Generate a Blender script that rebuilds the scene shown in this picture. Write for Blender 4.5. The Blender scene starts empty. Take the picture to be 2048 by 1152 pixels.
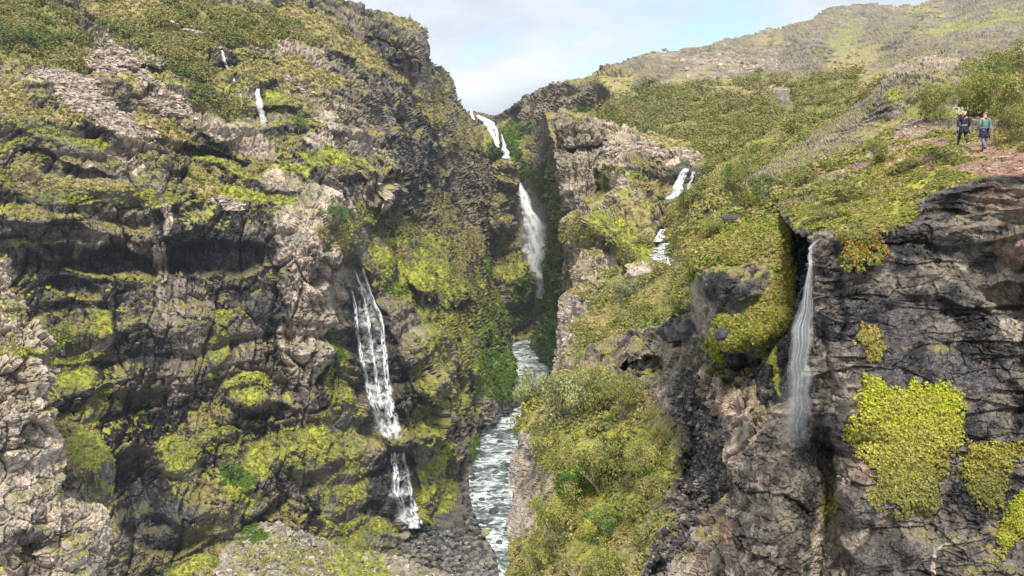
import bpy, math, random, time
import numpy as np
from concurrent.futures import ThreadPoolExecutor
T0 = time.time()
random.seed(7)
R = math.radians
# ---------------------------------------------------------------- camera, sky, sun, exposure
scene = bpy.context.scene
F = 1577.0                                   # focal length in photo pixels (2048 wide)
PITCH = R(5.0)
cam_d = bpy.data.cameras.new('camera'); cam = bpy.data.objects.new('camera', cam_d)
scene.collection.objects.link(cam); scene.camera = cam
cam_d.sensor_width = 36; cam_d.lens = 36 * F / 2048; cam_d.clip_start = 0.5; cam_d.clip_end = 9000
cam.location = (0, 0, 0); cam.rotation_euler = (R(90) - PITCH, 0, 0)
SUN_EL, SUN_AZ = R(57), R(176)               # azimuth clockwise from +Y
w = bpy.data.worlds.new('World'); scene.world = w; w.use_nodes = True
nt = w.node_tree; N = nt.nodes; L_ = nt.links; N.clear()
wo = N.new('ShaderNodeOutputWorld'); bg = N.new('ShaderNodeBackground')
sky = N.new('ShaderNodeTexSky'); sky.sky_type = 'NISHITA'; sky.sun_disc = False
sky.sun_elevation = SUN_EL; sky.sun_rotation = SUN_AZ; sky.air_density = 1.0; sky.dust_density = 0.6
tc = N.new('ShaderNodeTexCoord'); mp = N.new('ShaderNodeMapping'); mp.inputs['Scale'].default_value = (1.0, 1.0, 2.6)
mp.inputs['Location'].default_value = (0.35, 0.2, 0.15)
nz = N.new('ShaderNodeTexNoise'); nz.inputs['Scale'].default_value = 2.1; nz.inputs['Detail'].default_value = 7
nz.inputs['Roughness'].default_value = 0.52; nz.inputs['Distortion'].default_value = 0.35
rp = N.new('ShaderNodeValToRGB'); rp.color_ramp.elements[0].position = 0.345; rp.color_ramp.elements[1].position = 0.475
nz2 = N.new('ShaderNodeTexNoise'); nz2.inputs['Scale'].default_value = 5.0; nz2.inputs['Detail'].default_value = 5
rp2 = N.new('ShaderNodeValToRGB'); rp2.color_ramp.elements[0].position = 0.3; rp2.color_ramp.elements[0].color = (2.35, 2.6, 2.95, 1)
rp2.color_ramp.elements[1].position = 0.7; rp2.color_ramp.elements[1].color = (4.3, 4.4, 4.5, 1)
mx = N.new('ShaderNodeMix'); mx.data_type = 'RGBA'
L_.new(tc.outputs['Generated'], mp.inputs['Vector']); L_.new(mp.outputs[0], nz.inputs['Vector']); L_.new(mp.outputs[0], nz2.inputs['Vector'])
L_.new(nz.outputs['Fac'], rp.inputs[0]); L_.new(nz2.outputs['Fac'], rp2.inputs[0])
L_.new(rp.outputs[0], mx.inputs['Factor']); L_.new(sky.outputs[0], mx.inputs['A']); L_.new(rp2.outputs[0], mx.inputs['B'])
L_.new(mx.outputs['Result'], bg.inputs['Color']); bg.inputs['Strength'].default_value = 0.15
L_.new(bg.outputs[0], wo.inputs[0])
sun_d = bpy.data.lights.new('sun', 'SUN'); sun = bpy.data.objects.new('sun', sun_d); scene.collection.objects.link(sun)
sun_d.energy = 2.9; sun_d.angle = R(12); sun_d.color = (1.0, 0.94, 0.84)
sun.rotation_euler = (R(90) - SUN_EL, 0, math.pi - SUN_AZ)   # points from the azimuth down to the scene
scene.view_settings.view_transform = 'Standard'; scene.view_settings.look = 'None'
scene.view_settings.exposure = 0.83; scene.view_settings.gamma = 1
C = scene.collection
# ---------------------------------------------------------------- maths helpers
CP, SP_ = math.cos(PITCH), math.sin(PITCH)
def unproj(px, py, D):                       # point at world distance Y = D seen at photo pixel px,py
    a = (px - 1024.0) / F; b = -(py - 576.0) / F
    y = b * SP_ + CP; z = b * CP - SP_
    k = D / y
    return np.stack([a * k, y * k, z * k], -1)
def onplane(px, py, z0):
    a = (px - 1024.0) / F; b = -(py - 576.0) / F
    y = b * SP_ + CP; z = b * CP - SP_
    k = z0 / z
    return np.stack([a * k, y * k, z * k], -1)
def project(P):
    x, y, z = P[..., 0], P[..., 1], P[..., 2]
    f = y * CP - z * SP_; u = y * SP_ + z * CP
    return 1024 + F * x / f, 576 - F * u / f
POOL = ThreadPoolExecutor(4)
def par(fn, P, chunk=40000):
    n = len(P)
    if n == 0: return fn(P)
    parts = list(POOL.map(lambda i: fn(P[i:i + chunk]), range(0, n, chunk)))
    if isinstance(parts[0], tuple): return tuple(np.concatenate([p[k] for p in parts]) for k in range(len(parts[0])))
    return np.concatenate(parts)
def h3(ix, iy, iz, seed):
    s = (int(seed) * 2654435761) & 0xffffffff
    h = (ix.astype(np.uint32) * np.uint32(73856093)) ^ (iy.astype(np.uint32) * np.uint32(19349663)) ^ (iz.astype(np.uint32) * np.uint32(83492791)) ^ np.uint32(s)
    h ^= h >> np.uint32(15); h *= np.uint32(2246822519); h ^= h >> np.uint32(13); h *= np.uint32(3266489917); h ^= h >> np.uint32(16)
    return h
def hf(h): return (h & np.uint32(0xffff)).astype(np.float32) * np.float32(1 / 65535.0)
def vnoise(p, seed=0):
    f0 = np.floor(p); i = f0.astype(np.int64) ; f = (p - f0).astype(np.float32); f = f * f * (3 - 2 * f)
    out = 0
    for dx in (0, 1):
        wx = f[:, 0] if dx else 1 - f[:, 0]
        for dy in (0, 1):
            wy = wx * (f[:, 1] if dy else 1 - f[:, 1])
            for dz in (0, 1):
                out = out + wy * (f[:, 2] if dz else 1 - f[:, 2]) * hf(h3(i[:, 0] + dx, i[:, 1] + dy, i[:, 2] + dz, seed))
    return out * 2 - 1
def fbm(p, L, oct=4, seed=0, gain=0.5):
    def fn(q):
        o = np.zeros(len(q), np.float32); a = 1.0; s = 1.0 / L
        for k in range(oct): o += a * vnoise(q * s, seed + k * 17); a *= gain; s *= 2.03
        return o
    return par(fn, p)
def blocks(p, L, sc, seed):                  # broken-rock facets: offset of each block, distance to its edge, its number
    sc = np.array(sc, np.float32)
    def fn(q):
        g = (q / L * sc).astype(np.float32); b = np.floor(g - 0.5)
        n = len(g); f1 = np.full(n, 9.0, np.float32); f2 = np.full(n, 9.0, np.float32)
        tilt = np.zeros(n, np.float32); off = np.zeros(n, np.float32)
        for dx in (0, 1):
            for dy in (0, 1):
                for dz in (0, 1):
                    c = b + np.array([dx, dy, dz], np.float32); ci = c.astype(np.int64)
                    h = h3(ci[:, 0], ci[:, 1], ci[:, 2], seed); h2 = h3(ci[:, 0], ci[:, 1], ci[:, 2], seed + 91)
                    j1 = (h & np.uint32(1023)).astype(np.float32) / 1023; j2 = ((h >> np.uint32(10)) & np.uint32(1023)).astype(np.float32) / 1023; j3 = ((h >> np.uint32(20)) & np.uint32(1023)).astype(np.float32) / 1023
                    dxv = g[:, 0] - c[:, 0] - 0.1 - 0.8 * j1; dyv = g[:, 1] - c[:, 1] - 0.1 - 0.8 * j2; dzv = g[:, 2] - c[:, 2] - 0.1 - 0.8 * j3
                    d = dxv * dxv + dyv * dyv + dzv * dzv
                    t1 = (h2 & np.uint32(1023)).astype(np.float32) / 511.5 - 1; t2 = ((h2 >> np.uint32(10)) & np.uint32(1023)).astype(np.float32) / 511.5 - 1; t3 = ((h2 >> np.uint32(20)) & np.uint32(1023)).astype(np.float32) / 511.5 - 1
                    tl = dxv * t1 + dyv * t2 + dzv * t3; of = hf(h2 ^ (h >> np.uint32(3)))
                    m = d < f1
                    f2 = np.where(m, f1, np.minimum(f2, d)); tilt = np.where(m, tl, tilt); off = np.where(m, of, off); f1 = np.where(m, d, f1)
        return tilt, np.sqrt(f2) - np.sqrt(f1), off
    return par(fn, p)
def sdf(px, py, poly):                       # signed distance to a polygon, inside positive
    poly = np.array(poly, np.float32)
    def fn(q):
        x, y = q[:, 0], q[:, 1]; dmin = np.full(len(q), 1e9, np.float32); ins = np.zeros(len(q), bool)
        for k in range(len(poly)):
            a = poly[k]; b = poly[(k + 1) % len(poly)]; e = b - a
            t = np.clip(((x - a[0]) * e[0] + (y - a[1]) * e[1]) / (e @ e + 1e-9), 0, 1)
            dmin = np.minimum(dmin, (x - a[0] - t * e[0]) ** 2 + (y - a[1] - t * e[1]) ** 2)
            c = (a[1] > y) != (b[1] > y)
            ins ^= c & (x < (b[0] - a[0]) * (y - a[1]) / ((b[1] - a[1]) if b[1] != a[1] else 1e-9) + a[0])
        d = np.sqrt(dmin); return np.where(ins, d, -d)
    return par(fn, np.stack([px, py], -1).astype(np.float32))
def smooth(a, b, x): t = np.clip((x - a) / (b - a), 0, 1); return t * t * (3 - 2 * t)
def rbf(cps):
    c = np.array(cps, float); X = c[:, :2] / 100; y = np.log(c[:, 2])
    d = np.sqrt(((X[:, None] - X[None]) ** 2).sum(-1)); n = len(X)
    A = np.zeros((n + 3, n + 3)); A[:n, :n] = np.sqrt(d * d + 0.02); A[:n, n:] = np.c_[np.ones(n), X]; A[n:, :n] = A[:n, n:].T
    s = np.linalg.solve(A, np.r_[y, 0, 0, 0])
    def ev(px, py):
        def fn(q):
            o = s[n] + s[n + 1] * q[:, 0] + s[n + 2] * q[:, 1]
            for k in range(n): o += s[k] * np.sqrt((q[:, 0] - X[k, 0]) ** 2 + (q[:, 1] - X[k, 1]) ** 2 + 0.02)
            return np.exp(o)
        return par(fn, np.stack([px, py], -1) / 100)
    return ev
def mesh_np(name, V, faces, col=None, parent=None, mat=None, smooth_=False, wet=None, uv=None):
    me = bpy.data.meshes.new(name); n, k = faces.shape
    me.vertices.add(len(V)); me.vertices.foreach_set('co', np.ascontiguousarray(V, np.float32).ravel())
    me.loops.add(n * k); me.loops.foreach_set('vertex_index', np.ascontiguousarray(faces, np.int32).ravel())
    me.polygons.add(n); me.polygons.foreach_set('loop_start', np.arange(0, n * k, k, dtype=np.int32))
    try: me.polygons.foreach_set('loop_total', np.full(n, k, np.int32))
    except Exception: pass
    me.polygons.foreach_set('use_smooth', np.full(n, bool(smooth_)))
    if col is not None:
        at = me.color_attributes.new('Col', 'FLOAT_COLOR', 'POINT')
        c4 = np.ones((len(V), 4), np.float32); c4[:, :3] = col
        at.data.foreach_set('color', c4.ravel())
    if wet is not None:
        at = me.attributes.new('wet', 'FLOAT', 'POINT'); at.data.foreach_set('value', wet.astype(np.float32))
    if uv is not None:
        ul = me.uv_layers.new(name='UVMap'); ul.data.foreach_set('uv', uv[faces.ravel()].astype(np.float32).ravel())
    me.update(); me.validate()
    o = bpy.data.objects.new(name, me); C.objects.link(o)
    if mat: me.materials.append(mat)
    if parent: o.parent = parent
    return o
def tag(o, label=None, cat=None, group=None, kind=None):
    if label: o['label'] = label
    if cat: o['category'] = cat
    if group: o['group'] = group
    if kind: o['kind'] = kind
    return o
# ---------------------------------------------------------------- materials
def newmat(name):
    m = bpy.data.materials.new(name); m.use_nodes = True; t = m.node_tree
    return m, t, t.nodes, t.links, t.nodes['Principled BSDF']
def ground_mat(name, s, bump=1.0):           # s = size in metres of the coarse grain
    m, t, n, l, b = newmat(name)
    a = n.new('ShaderNodeAttribute'); a.attribute_name = 'Col'; wt = n.new('ShaderNodeAttribute'); wt.attribute_name = 'wet'
    g = n.new('ShaderNodeNewGeometry')
    z1 = n.new('ShaderNodeTexNoise'); z1.inputs['Scale'].default_value = 1 / s; z1.inputs['Detail'].default_value = 6; z1.inputs['Roughness'].default_value = 0.65
    mr = n.new('ShaderNodeMapRange'); mr.inputs['From Min'].default_value = 0.3; mr.inputs['From Max'].default_value = 0.7; mr.inputs['To Min'].default_value = 0.62; mr.inputs['To Max'].default_value = 1.38
    z2 = n.new('ShaderNodeTexNoise'); z2.inputs['Scale'].default_value = 5 / s; z2.inputs['Detail'].default_value = 4
    mr2 = n.new('ShaderNodeMapRange'); mr2.inputs['From Min'].default_value = 0.3; mr2.inputs['From Max'].default_value = 0.7; mr2.inputs['To Min'].default_value = 0.7; mr2.inputs['To Max'].default_value = 1.3
    mm = n.new('ShaderNodeMath'); mm.operation = 'MULTIPLY'
    mu = n.new('ShaderNodeMix'); mu.data_type = 'RGBA'; mu.blend_type = 'MULTIPLY'; mu.inputs['Factor'].default_value = 1
    l.new(g.outputs['Position'], z1.inputs['Vector']); l.new(g.outputs['Position'], z2.inputs['Vector'])
    l.new(z1.outputs['Fac'], mr.inputs['Value']); l.new(z2.outputs['Fac'], mr2.inputs['Value'])
    l.new(mr.outputs[0], mm.inputs[0]); l.new(mr2.outputs[0], mm.inputs[1])
    l.new(a.outputs['Color'], mu.inputs['A']); l.new(mm.outputs[0], mu.inputs['B']); l.new(mu.outputs['Result'], b.inputs['Base Color'])
    ro = n.new('ShaderNodeMapRange'); ro.inputs['To Min'].default_value = 0.92; ro.inputs['To Max'].default_value = 0.3
    l.new(wt.outputs['Fac'], ro.inputs['Value']); l.new(ro.outputs[0], b.inputs['Roughness'])
    b.inputs['Specular IOR Level'].default_value = 0.35
    v = n.new('ShaderNodeTexNoise'); v.inputs['Scale'].default_value = 1; v.inputs['Detail'].default_value = 5; vm = n.new('ShaderNodeMapping'); vm.inputs['Scale'].default_value = (1 / s, 1 / s, 3 / s)
    l.new(g.outputs['Position'], vm.inputs[0]); l.new(vm.outputs[0], v.inputs['Vector'])
    ad = n.new('ShaderNodeMath'); ad.operation = 'ADD'; l.new(z1.outputs['Fac'], ad.inputs[0]); l.new(v.outputs['Fac'], ad.inputs[1])
    bp = n.new('ShaderNodeBump'); bp.inputs['Strength'].default_value = 0.6 * bump; bp.inputs['Distance'].default_value = s * 0.35
    l.new(ad.outputs[0], bp.inputs['Height']); l.new(bp.outputs[0], b.inputs['Normal'])
    return m
def leaf_mat(name, tint=(1, 1, 1)):
    m, t, n, l, b = newmat(name)
    a = n.new('ShaderNodeAttribute'); a.attribute_name = 'Col'
    z = n.new('ShaderNodeObjectInfo'); mr = n.new('ShaderNodeMapRange'); mr.inputs['To Min'].default_value = 0.85; mr.inputs['To Max'].default_value = 1.15
    cb = n.new('ShaderNodeVectorMath'); cb.operation = 'MULTIPLY'; cb.inputs[1].default_value = tint
    sc = n.new('ShaderNodeVectorMath'); sc.operation = 'SCALE'
    l.new(z.outputs['Random'], mr.inputs['Value']); l.new(a.outputs['Color'], cb.inputs[0]); l.new(cb.outputs[0], sc.inputs[0]); l.new(mr.outputs[0], sc.inputs['Scale'])
    l.new(sc.outputs[0], b.inputs['Base Color']); b.inputs['Roughness'].default_value = 0.65; b.inputs['Specular IOR Level'].default_value = 0.25
    tr = n.new('ShaderNodeBsdfTranslucent'); l.new(sc.outputs[0], tr.inputs['Color'])
    ms = n.new('ShaderNodeMixShader'); ms.inputs[0].default_value = 0.3
    l.new(b.outputs[0], ms.inputs[1]); l.new(tr.outputs[0], ms.inputs[2]); l.new(ms.outputs[0], n['Material Output'].inputs['Surface'])
    return m
def plain_mat(name, c, rough=0.8, s=0.1, var=0.25, spec=0.3):
    m, t, n, l, b = newmat(name)
    g = n.new('ShaderNodeTexCoord'); z = n.new('ShaderNodeTexNoise'); z.inputs['Scale'].default_value = 1 / s; z.inputs['Detail'].default_value = 4
    mr = n.new('ShaderNodeMapRange'); mr.inputs['From Min'].default_value = .3; mr.inputs['From Max'].default_value = .7; mr.inputs['To Min'].default_value = 1 - var; mr.inputs['To Max'].default_value = 1 + var
    mu = n.new('ShaderNodeMix'); mu.data_type = 'RGBA'; mu.blend_type = 'MULTIPLY'; mu.inputs['Factor'].default_value = 1; mu.inputs['A'].default_value = (*c, 1)
    l.new(g.outputs['Object'], z.inputs['Vector']); l.new(z.outputs['Fac'], mr.inputs['Value']); l.new(mr.outputs[0], mu.inputs['B']); l.new(mu.outputs['Result'], b.inputs['Base Color'])
    b.inputs['Roughness'].default_value = rough; b.inputs['Specular IOR Level'].default_value = spec
    return m
# ---------------------------------------------------------------- ground kinds and terrain sheets
KIND = {k: i for i, k in enumerate('DTGMOSRVBW')}
# Dark basalt, Tan rock, Grey-brown rock, bright Moss, Olive grass, Scree, Red soil, Verdant deep green, Brush, Wet black rock
COL = np.array([(.024, .022, .021), (.45, .37, .30), (.145, .122, .096), (.33, .35, .045), (.25, .225, .075), (.33, .265, .205), (.235, .125, .085), (.12, .24, .022), (.22, .225, .06), (.030, .030, .034)], np.float32)
COL2 = np.array([(.105, .092, .080), (.30, .25, .205), (.245, .205, .158), (.19, .215, .035), (.31, .255, .11), (.24, .20, .165), (.33, .20, .145), (.13, .20, .03), (.23, .21, .06), (.062, .058, .060)], np.float32)
MOSSY = np.array([.33, .33, .055], np.float32); MOSSY2 = np.array([.20, .175, .065], np.float32)
SHEETS = {}
def sheet(name, key, poly, cps, base, blobs=(), L=4.0, amp=1.0, stretch=(1, 1, .6), terr=None, warp=18, fold=30, folddepth=None, moss=0.55, jag=6, step=2.0, mossthr=0.0, rough=1.0, seed=1, label=None, mat=None, wet=0.15, smallamp=.6, tanmix=0.0, crack=1.0, carve=()):
    P0 = np.array(poly, float); x0, y0 = P0.min(0); x1, y1 = P0.max(0)
    x0 = max(x0, -70) - 4; y0 = max(y0, -70) - 4; x1 = min(x1, 2118) + 4; y1 = min(y1, 1222) + 4
    xs = np.arange(x0, x1, step); ys = np.arange(y0, y1, step); gx, gy = np.meshgrid(xs, ys); H, Wd = gx.shape
    px, py = gx.ravel(), gy.ravel()
    d = sdf(px, py, poly); D = rbf(cps)(px, py)
    Pb = unproj(px, py, D)
    mscale = D / F                                                   # metres per photo pixel
    if fold:
        fd = (folddepth if folddepth else 1.3 * fold)
        D = D + fd * mscale * (1 - np.sqrt(1 - np.clip(1 - np.clip(d, 0, 1e9) / fold, 0, 1) ** 2))
    P = unproj(px, py, D)
    G = P.reshape(H, Wd, 3); k = 3
    du = np.empty_like(G); dv = np.empty_like(G)
    def diff(a, ax):
        o = np.empty_like(a); n = a.shape[ax]; i1 = np.minimum(np.arange(n) + k, n - 1); i0 = np.maximum(np.arange(n) - k, 0)
        return np.take(a, i1, ax) - np.take(a, i0, ax)
    nb = np.cross(diff(G, 0), diff(G, 1)).reshape(-1, 3); nb /= np.linalg.norm(nb, axis=1, keepdims=True) + 1e-12
    flip = (nb * P).sum(1) > 0; nb[flip] *= -1
    act = d > -12
    idx = np.nonzero(act)[0]; p = P[idx].astype(np.float32); nn = nb[idx]; ms = mscale[idx]
    jn = fbm(p, L * 1.5, 4, seed + 3)
    vd = -p / np.linalg.norm(p, axis=1, keepdims=True); nn = nn + .75 * vd; nn /= np.linalg.norm(nn, axis=1, keepdims=True)
    # kinds
    wxn = fbm(p, L * 3.2, 5, seed + 5, .6); wyn = fbm(p, L * 3.2, 5, seed + 6, .6)
    qx = px[idx] + wxn * warp; qy = py[idx] + wyn * warp * .8
    W = np.zeros((len(KIND), len(p)), np.float32); W[KIND[base]] = 1
    for bl in blobs:
        kk, cx, cy, rx, ry = bl[:5]; an = R(bl[5]) if len(bl) > 5 else 0; al = bl[6] if len(bl) > 6 else 1.0
        dx, dy = qx - cx, qy - cy; u = (dx * math.cos(an) + dy * math.sin(an)) / rx; v = (-dx * math.sin(an) + dy * math.cos(an)) / ry
        a = al * (1 - smooth(.8, 1.08, np.sqrt(u * u + v * v))); W *= (1 - a); W[KIND[kk]] += a
    rocky = W[KIND['D']] + W[KIND['T']] + W[KIND['G']] + W[KIND['W']] * .8
    loose = W[KIND['S']] + W[KIND['R']]; green = 1 - rocky - loose
    A = (rocky + .22 * loose + .34 * green) * amp
    A = A * (.62 + .75 * smooth(-.45, .45, fbm(p, L * 5, 3, seed + 33)))
    # displacement: big terraces, blocks, cracks, grain
    wp = p + np.stack([fbm(p, L * 1.4, 3, seed + 20), fbm(p, L * 1.4, 3, seed + 21), fbm(p, L * 1.4, 3, seed + 22)], -1) * L * .13
    big = fbm(p, L * 6, 3, seed + 30) * L * .9 * rough
    t1, e1, o1 = blocks(wp, L * 1.5, stretch, seed + 40)
    t2, e2, o2 = blocks(wp, L * .62, stretch, seed + 41)
    t3, e3, o3 = blocks(wp, L * .26, (1, 1, .8), seed + 42)
    dsp = L * ((o1 - .5) * .55 + t1 * .6 - .40 * crack * (1 - smooth(0, .13, e1)))
    dsp += L * .45 * ((o2 - .5) * .5 + t2 * .75 - .50 * crack * (1 - smooth(0, .16, e2)))
    dsp += L * .20 * smallamp * ((o3 - .5) * .5 + t3 * .9 - .55 * crack * (1 - smooth(0, .2, e3)))
    grain = fbm(p, L * .35, 4, seed + 50, .65) * L * .10
    nh = nn.copy(); nh[:, 2] = 0
    off = nn * (A * dsp * .85 + big * amp + grain * (.4 + .6 * A))[:, None]
    if terr:
        TT, ta, tilt = terr
        zz = p[:, 2] + p[:, 0] * tilt + fbm(p, TT * 3.5, 4, seed + 60) * TT * .55
        hh = zz / TT; li = np.floor(hh); f = hh - li; lr = hf(h3(li.astype(np.int64), li.astype(np.int64) * 0, li.astype(np.int64) * 0, seed + 9))
        c = .42 + .3 * lr
        prof = np.where(f < c, f / c, 1 - (f - c) / (1 - c))        # cliff leans out to its lip, then the bench runs back
        prof = prof * (.5 + .9 * lr)
        tt2 = TT * .37; h2_ = (zz + 3.1) / tt2; f2_ = h2_ - np.floor(h2_)
        ta = ta * np.clip(.75 + 1.3 * fbm(p, TT * 2.5, 3, seed + 66), .05, 1.8)
        off += nh * ((prof - .5) * ta + (np.where(f2_ < .6, f2_ / .6, (1 - f2_) / .4) - .5) * ta * .25)[:, None] * (rocky + .6 * green + .2 * loose)[:, None]
    for bl in carve:                                                 # hollows and bulges, metres away from the viewer's side
        cx, cy, rx, ry, an, mm = bl; an = R(an); dx, dy = qx - cx, qy - cy; u = (dx * math.cos(an) + dy * math.sin(an)) / rx; v = (-dx * math.sin(an) + dy * math.cos(an)) / ry
        off -= nh * 0 + vd * (mm * (1 - smooth(.7, 1.05, np.sqrt(u * u + v * v))))[:, None]
    pos = p + off
    FP = P.copy(); FP[idx] = pos
    # real slope after displacement
    k = 1
    G = FP.reshape(H, Wd, 3); n2 = np.cross(diff(G, 0), diff(G, 1)).reshape(-1, 3)[idx]; n2 /= np.linalg.norm(n2, axis=1, keepdims=True) + 1e-12
    n2[(n2 * p).sum(1) > 0] *= -1
    k = 4
    n4 = np.cross(diff(G, 0), diff(G, 1)).reshape(-1, 3)[idx]; n4 /= np.linalg.norm(n4, axis=1, keepdims=True) + 1e-12
    n4[(n4 * p).sum(1) > 0] *= -1
    up = .45 * n2[:, 2] + .55 * n4[:, 2]
    cn = fbm(p, L * 1.1, 5, seed + 70, .62); cn2 = fbm(p, L * 4, 4, seed + 71); cn3 = fbm(p, L * .4, 3, seed + 72, .7); cn4 = fbm(p, L * .13, 2, seed + 73, .8)
    # colours: stone varies from block to block, growth sits on the benches
    ps = p * np.array([1, 1, .45], np.float32); tm = smooth(.02, .22, fbm(ps, L * 3, 3, seed + 80, .5) + .12 * cn3) * tanmix
    for kk in 'D': W[KIND['T']] += W[KIND[kk]] * tm; W[KIND[kk]] *= 1 - tm
    m2 = smooth(-.35, .35, cn + .5 * cn3)[:, None]
    base_c = np.einsum('kn,kc->nc', W, COL) * (1 - m2) + np.einsum('kn,kc->nc', W, COL2) * m2
    blockv = (.55 + .9 * (.3 * o1 + .4 * o2 + .3 * o3))
    base_c = base_c * (1 + (blockv - 1) * (rocky + .6 * loose))[:, None] * (.88 + .24 * smooth(-.5, .5, cn3 + .5 * cn4))[:, None]
    lich = smooth(.25, .45, cn + cn3 * .5) * W[KIND['T']] * .5
    base_c = base_c * (1 - lich[:, None]) + np.array([.42, .40, .34], np.float32) * lich[:, None]
    # broken rock showing through green where it is steep
    st = smooth(-.02, .22, (.30 + mossthr) - up + .30 * cn + .26 * cn3 + .16 * cn4) * (W[KIND['M']] + W[KIND['O']] * .9 + W[KIND['V']] * .7 + W[KIND['B']] * .2)
    rock_c = COL[0] * .45 + COL[2] * .55 + (o2 - .5)[:, None] * .09 + .07 * smooth(0, .5, cn2)[:, None]
    base_c = base_c * (1 - st[:, None]) + rock_c * st[:, None]
    # moss on the ledges of rock
    mo = smooth(-.02, .10, up - (1.02 - moss) + .32 * cn + .2 * cn2 + .26 * cn3 + .16 * cn4) * (rocky * (1 - .75 * W[KIND['W']]) * (1 - .45 * W[KIND['T']]) + .25 * loose)
    mc = MOSSY * (1 - m2) + MOSSY2 * m2
    base_c = base_c * (1 - mo[:, None]) + mc * mo[:, None]
    greenw = np.clip(green - st, 0, 1) + mo * .9
    wetv = np.clip(wet + W[KIND['W']] * .75 + W[KIND['D']] * .25 - greenw - W[KIND['T']] * .2, 0, 1)
    keep = np.zeros(H * Wd, bool); keep[idx] = (d[idx] + jn * jag) > 0
    K = keep.reshape(H, Wd); fm = K[:-1, :-1] & K[1:, :-1] & K[:-1, 1:] & K[1:, 1:]
    ii = np.arange(H * Wd).reshape(H, Wd); q = np.stack([ii[:-1, :-1][fm], ii[1:, :-1][fm], ii[1:, 1:][fm], ii[:-1, 1:][fm]], -1)
    full = np.zeros((H * Wd, 3), np.float32); full[idx] = base_c; wf = np.zeros(H * Wd, np.float32); wf[idx] = wetv
    gw = np.zeros(H * Wd, np.float32); gw[idx] = greenw
    Wf = np.zeros((len(KIND), H * Wd), np.float32); Wf[:, idx] = W
    used = np.zeros(H * Wd, bool); used[q.ravel()] = True; remap = np.cumsum(used) - 1
    o = mesh_np(name, FP[used], remap[q], np.clip(full[used], 0.003, .8), mat=mat or ground_mat(name + '_surface', L * .25), wet=wf[used])
    tag(o, kind='structure')
    nf = np.zeros((H * Wd, 3), np.float32); nf[idx] = n4
    SHEETS[key] = dict(o=o, P=FP, W=Wf, green=gw, keep=used, x0=x0, y0=y0, step=step, H=H, Wd=Wd, px=px, py=py, n=nf, ms=mscale, col=full)
    print('sheet', key, len(q), 'faces', round(time.time() - T0, 1), 's')
    return o
def spt(key, px, py):                        # point of a sheet's finished surface near a pixel
    s = SHEETS[key]; i = int(round((py - s['y0']) / s['step'])); j = int(round((px - s['x0']) / s['step']))
    i = min(max(i, 0), s['H'] - 1); j = min(max(j, 0), s['Wd'] - 1)
    return s['P'][i * s['Wd'] + j]
def surfpt(key, px, py, search=16):          # same, after displacement: the vertex that really projects nearest
    s = SHEETS[key]; i = int(round((py - s['y0']) / s['step'])); j = int(round((px - s['x0']) / s['step'])); r = search
    i0, i1 = max(i - r, 0), min(i + r, s['H'] - 1); j0, j1 = max(j - r, 0), min(j + r, s['Wd'] - 1)
    ids = (np.arange(i0, i1 + 1)[:, None] * s['Wd'] + np.arange(j0, j1 + 1)[None]).ravel()
    ids = ids[s['keep'][ids]]
    if len(ids) == 0: return spt(key, px, py)
    Q = s['P'][ids]; u, v = project(Q); dd = (u - px) ** 2 + (v - py) ** 2
    near = dd < dd.min() + 9
    c = Q[near]; return c[np.argmin(c[:, 1])]
# ---------------------------------------------------------------- foliage
def leaves(cent, nrm, rad, K, ls, col, rng, flat=0.75, shell=0.55, colvar=.2, updir=.5):
    """K leaf quads round each centre: a dome of radius rad that leans with nrm"""
    n = len(cent); M = n * K
    c = np.repeat(cent, K, 0); nr = np.repeat(nrm, K, 0); r = np.repeat(rad, K)
    v = rng.normal(size=(M, 3)); v /= np.linalg.norm(v, axis=1, keepdims=True)
    s = (v * nr).sum(1); v = np.where((s < 0)[:, None], v - 2 * s[:, None] * nr, v)
    rr = r * (shell + (1 - shell) * rng.random(M)) * (.8 + .35 * np.repeat(rng.random(n), K))
    sh = v * rr[:, None]; sn = (sh * nr).sum(1); sh -= nr * (sn * (1 - flat))[:, None]
    c = c + sh
    ln = v * 1.15 + nr * .3 + rng.normal(size=(M, 3)) * .55; ln[:, 2] += updir * .6; ln /= np.linalg.norm(ln, axis=1, keepdims=True)
    a = np.cross(ln, rng.normal(size=(M, 3))); a /= np.linalg.norm(a, axis=1, keepdims=True) + 1e-9
    b = np.cross(a, ln); b /= np.linalg.norm(b, axis=1, keepdims=True) + 1e-9
    l = np.repeat(ls, K) * (.6 + .8 * rng.random(M))
    tip = a * l[:, None]; sd = b * (l * .36)[:, None]; nn = np.cross(a, b) * (l * .12)[:, None]
    V = np.stack([c - tip * .5, c + sd + nn, c + tip * .5, c - sd + nn], 1).reshape(-1, 3)
    Fc = np.arange(M * 4).reshape(-1, 4)
    cc = np.repeat(col, K, 0) * (1 + colvar * rng.normal(size=(M, 1))) * (1 + .045 * rng.normal(size=(M, 3)))
    return V, Fc, np.repeat(np.clip(cc, .01, .6), 4, 0)
LEAF = leaf_mat('small_leaves', (1.35, 1.27, 1.15))
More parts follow.
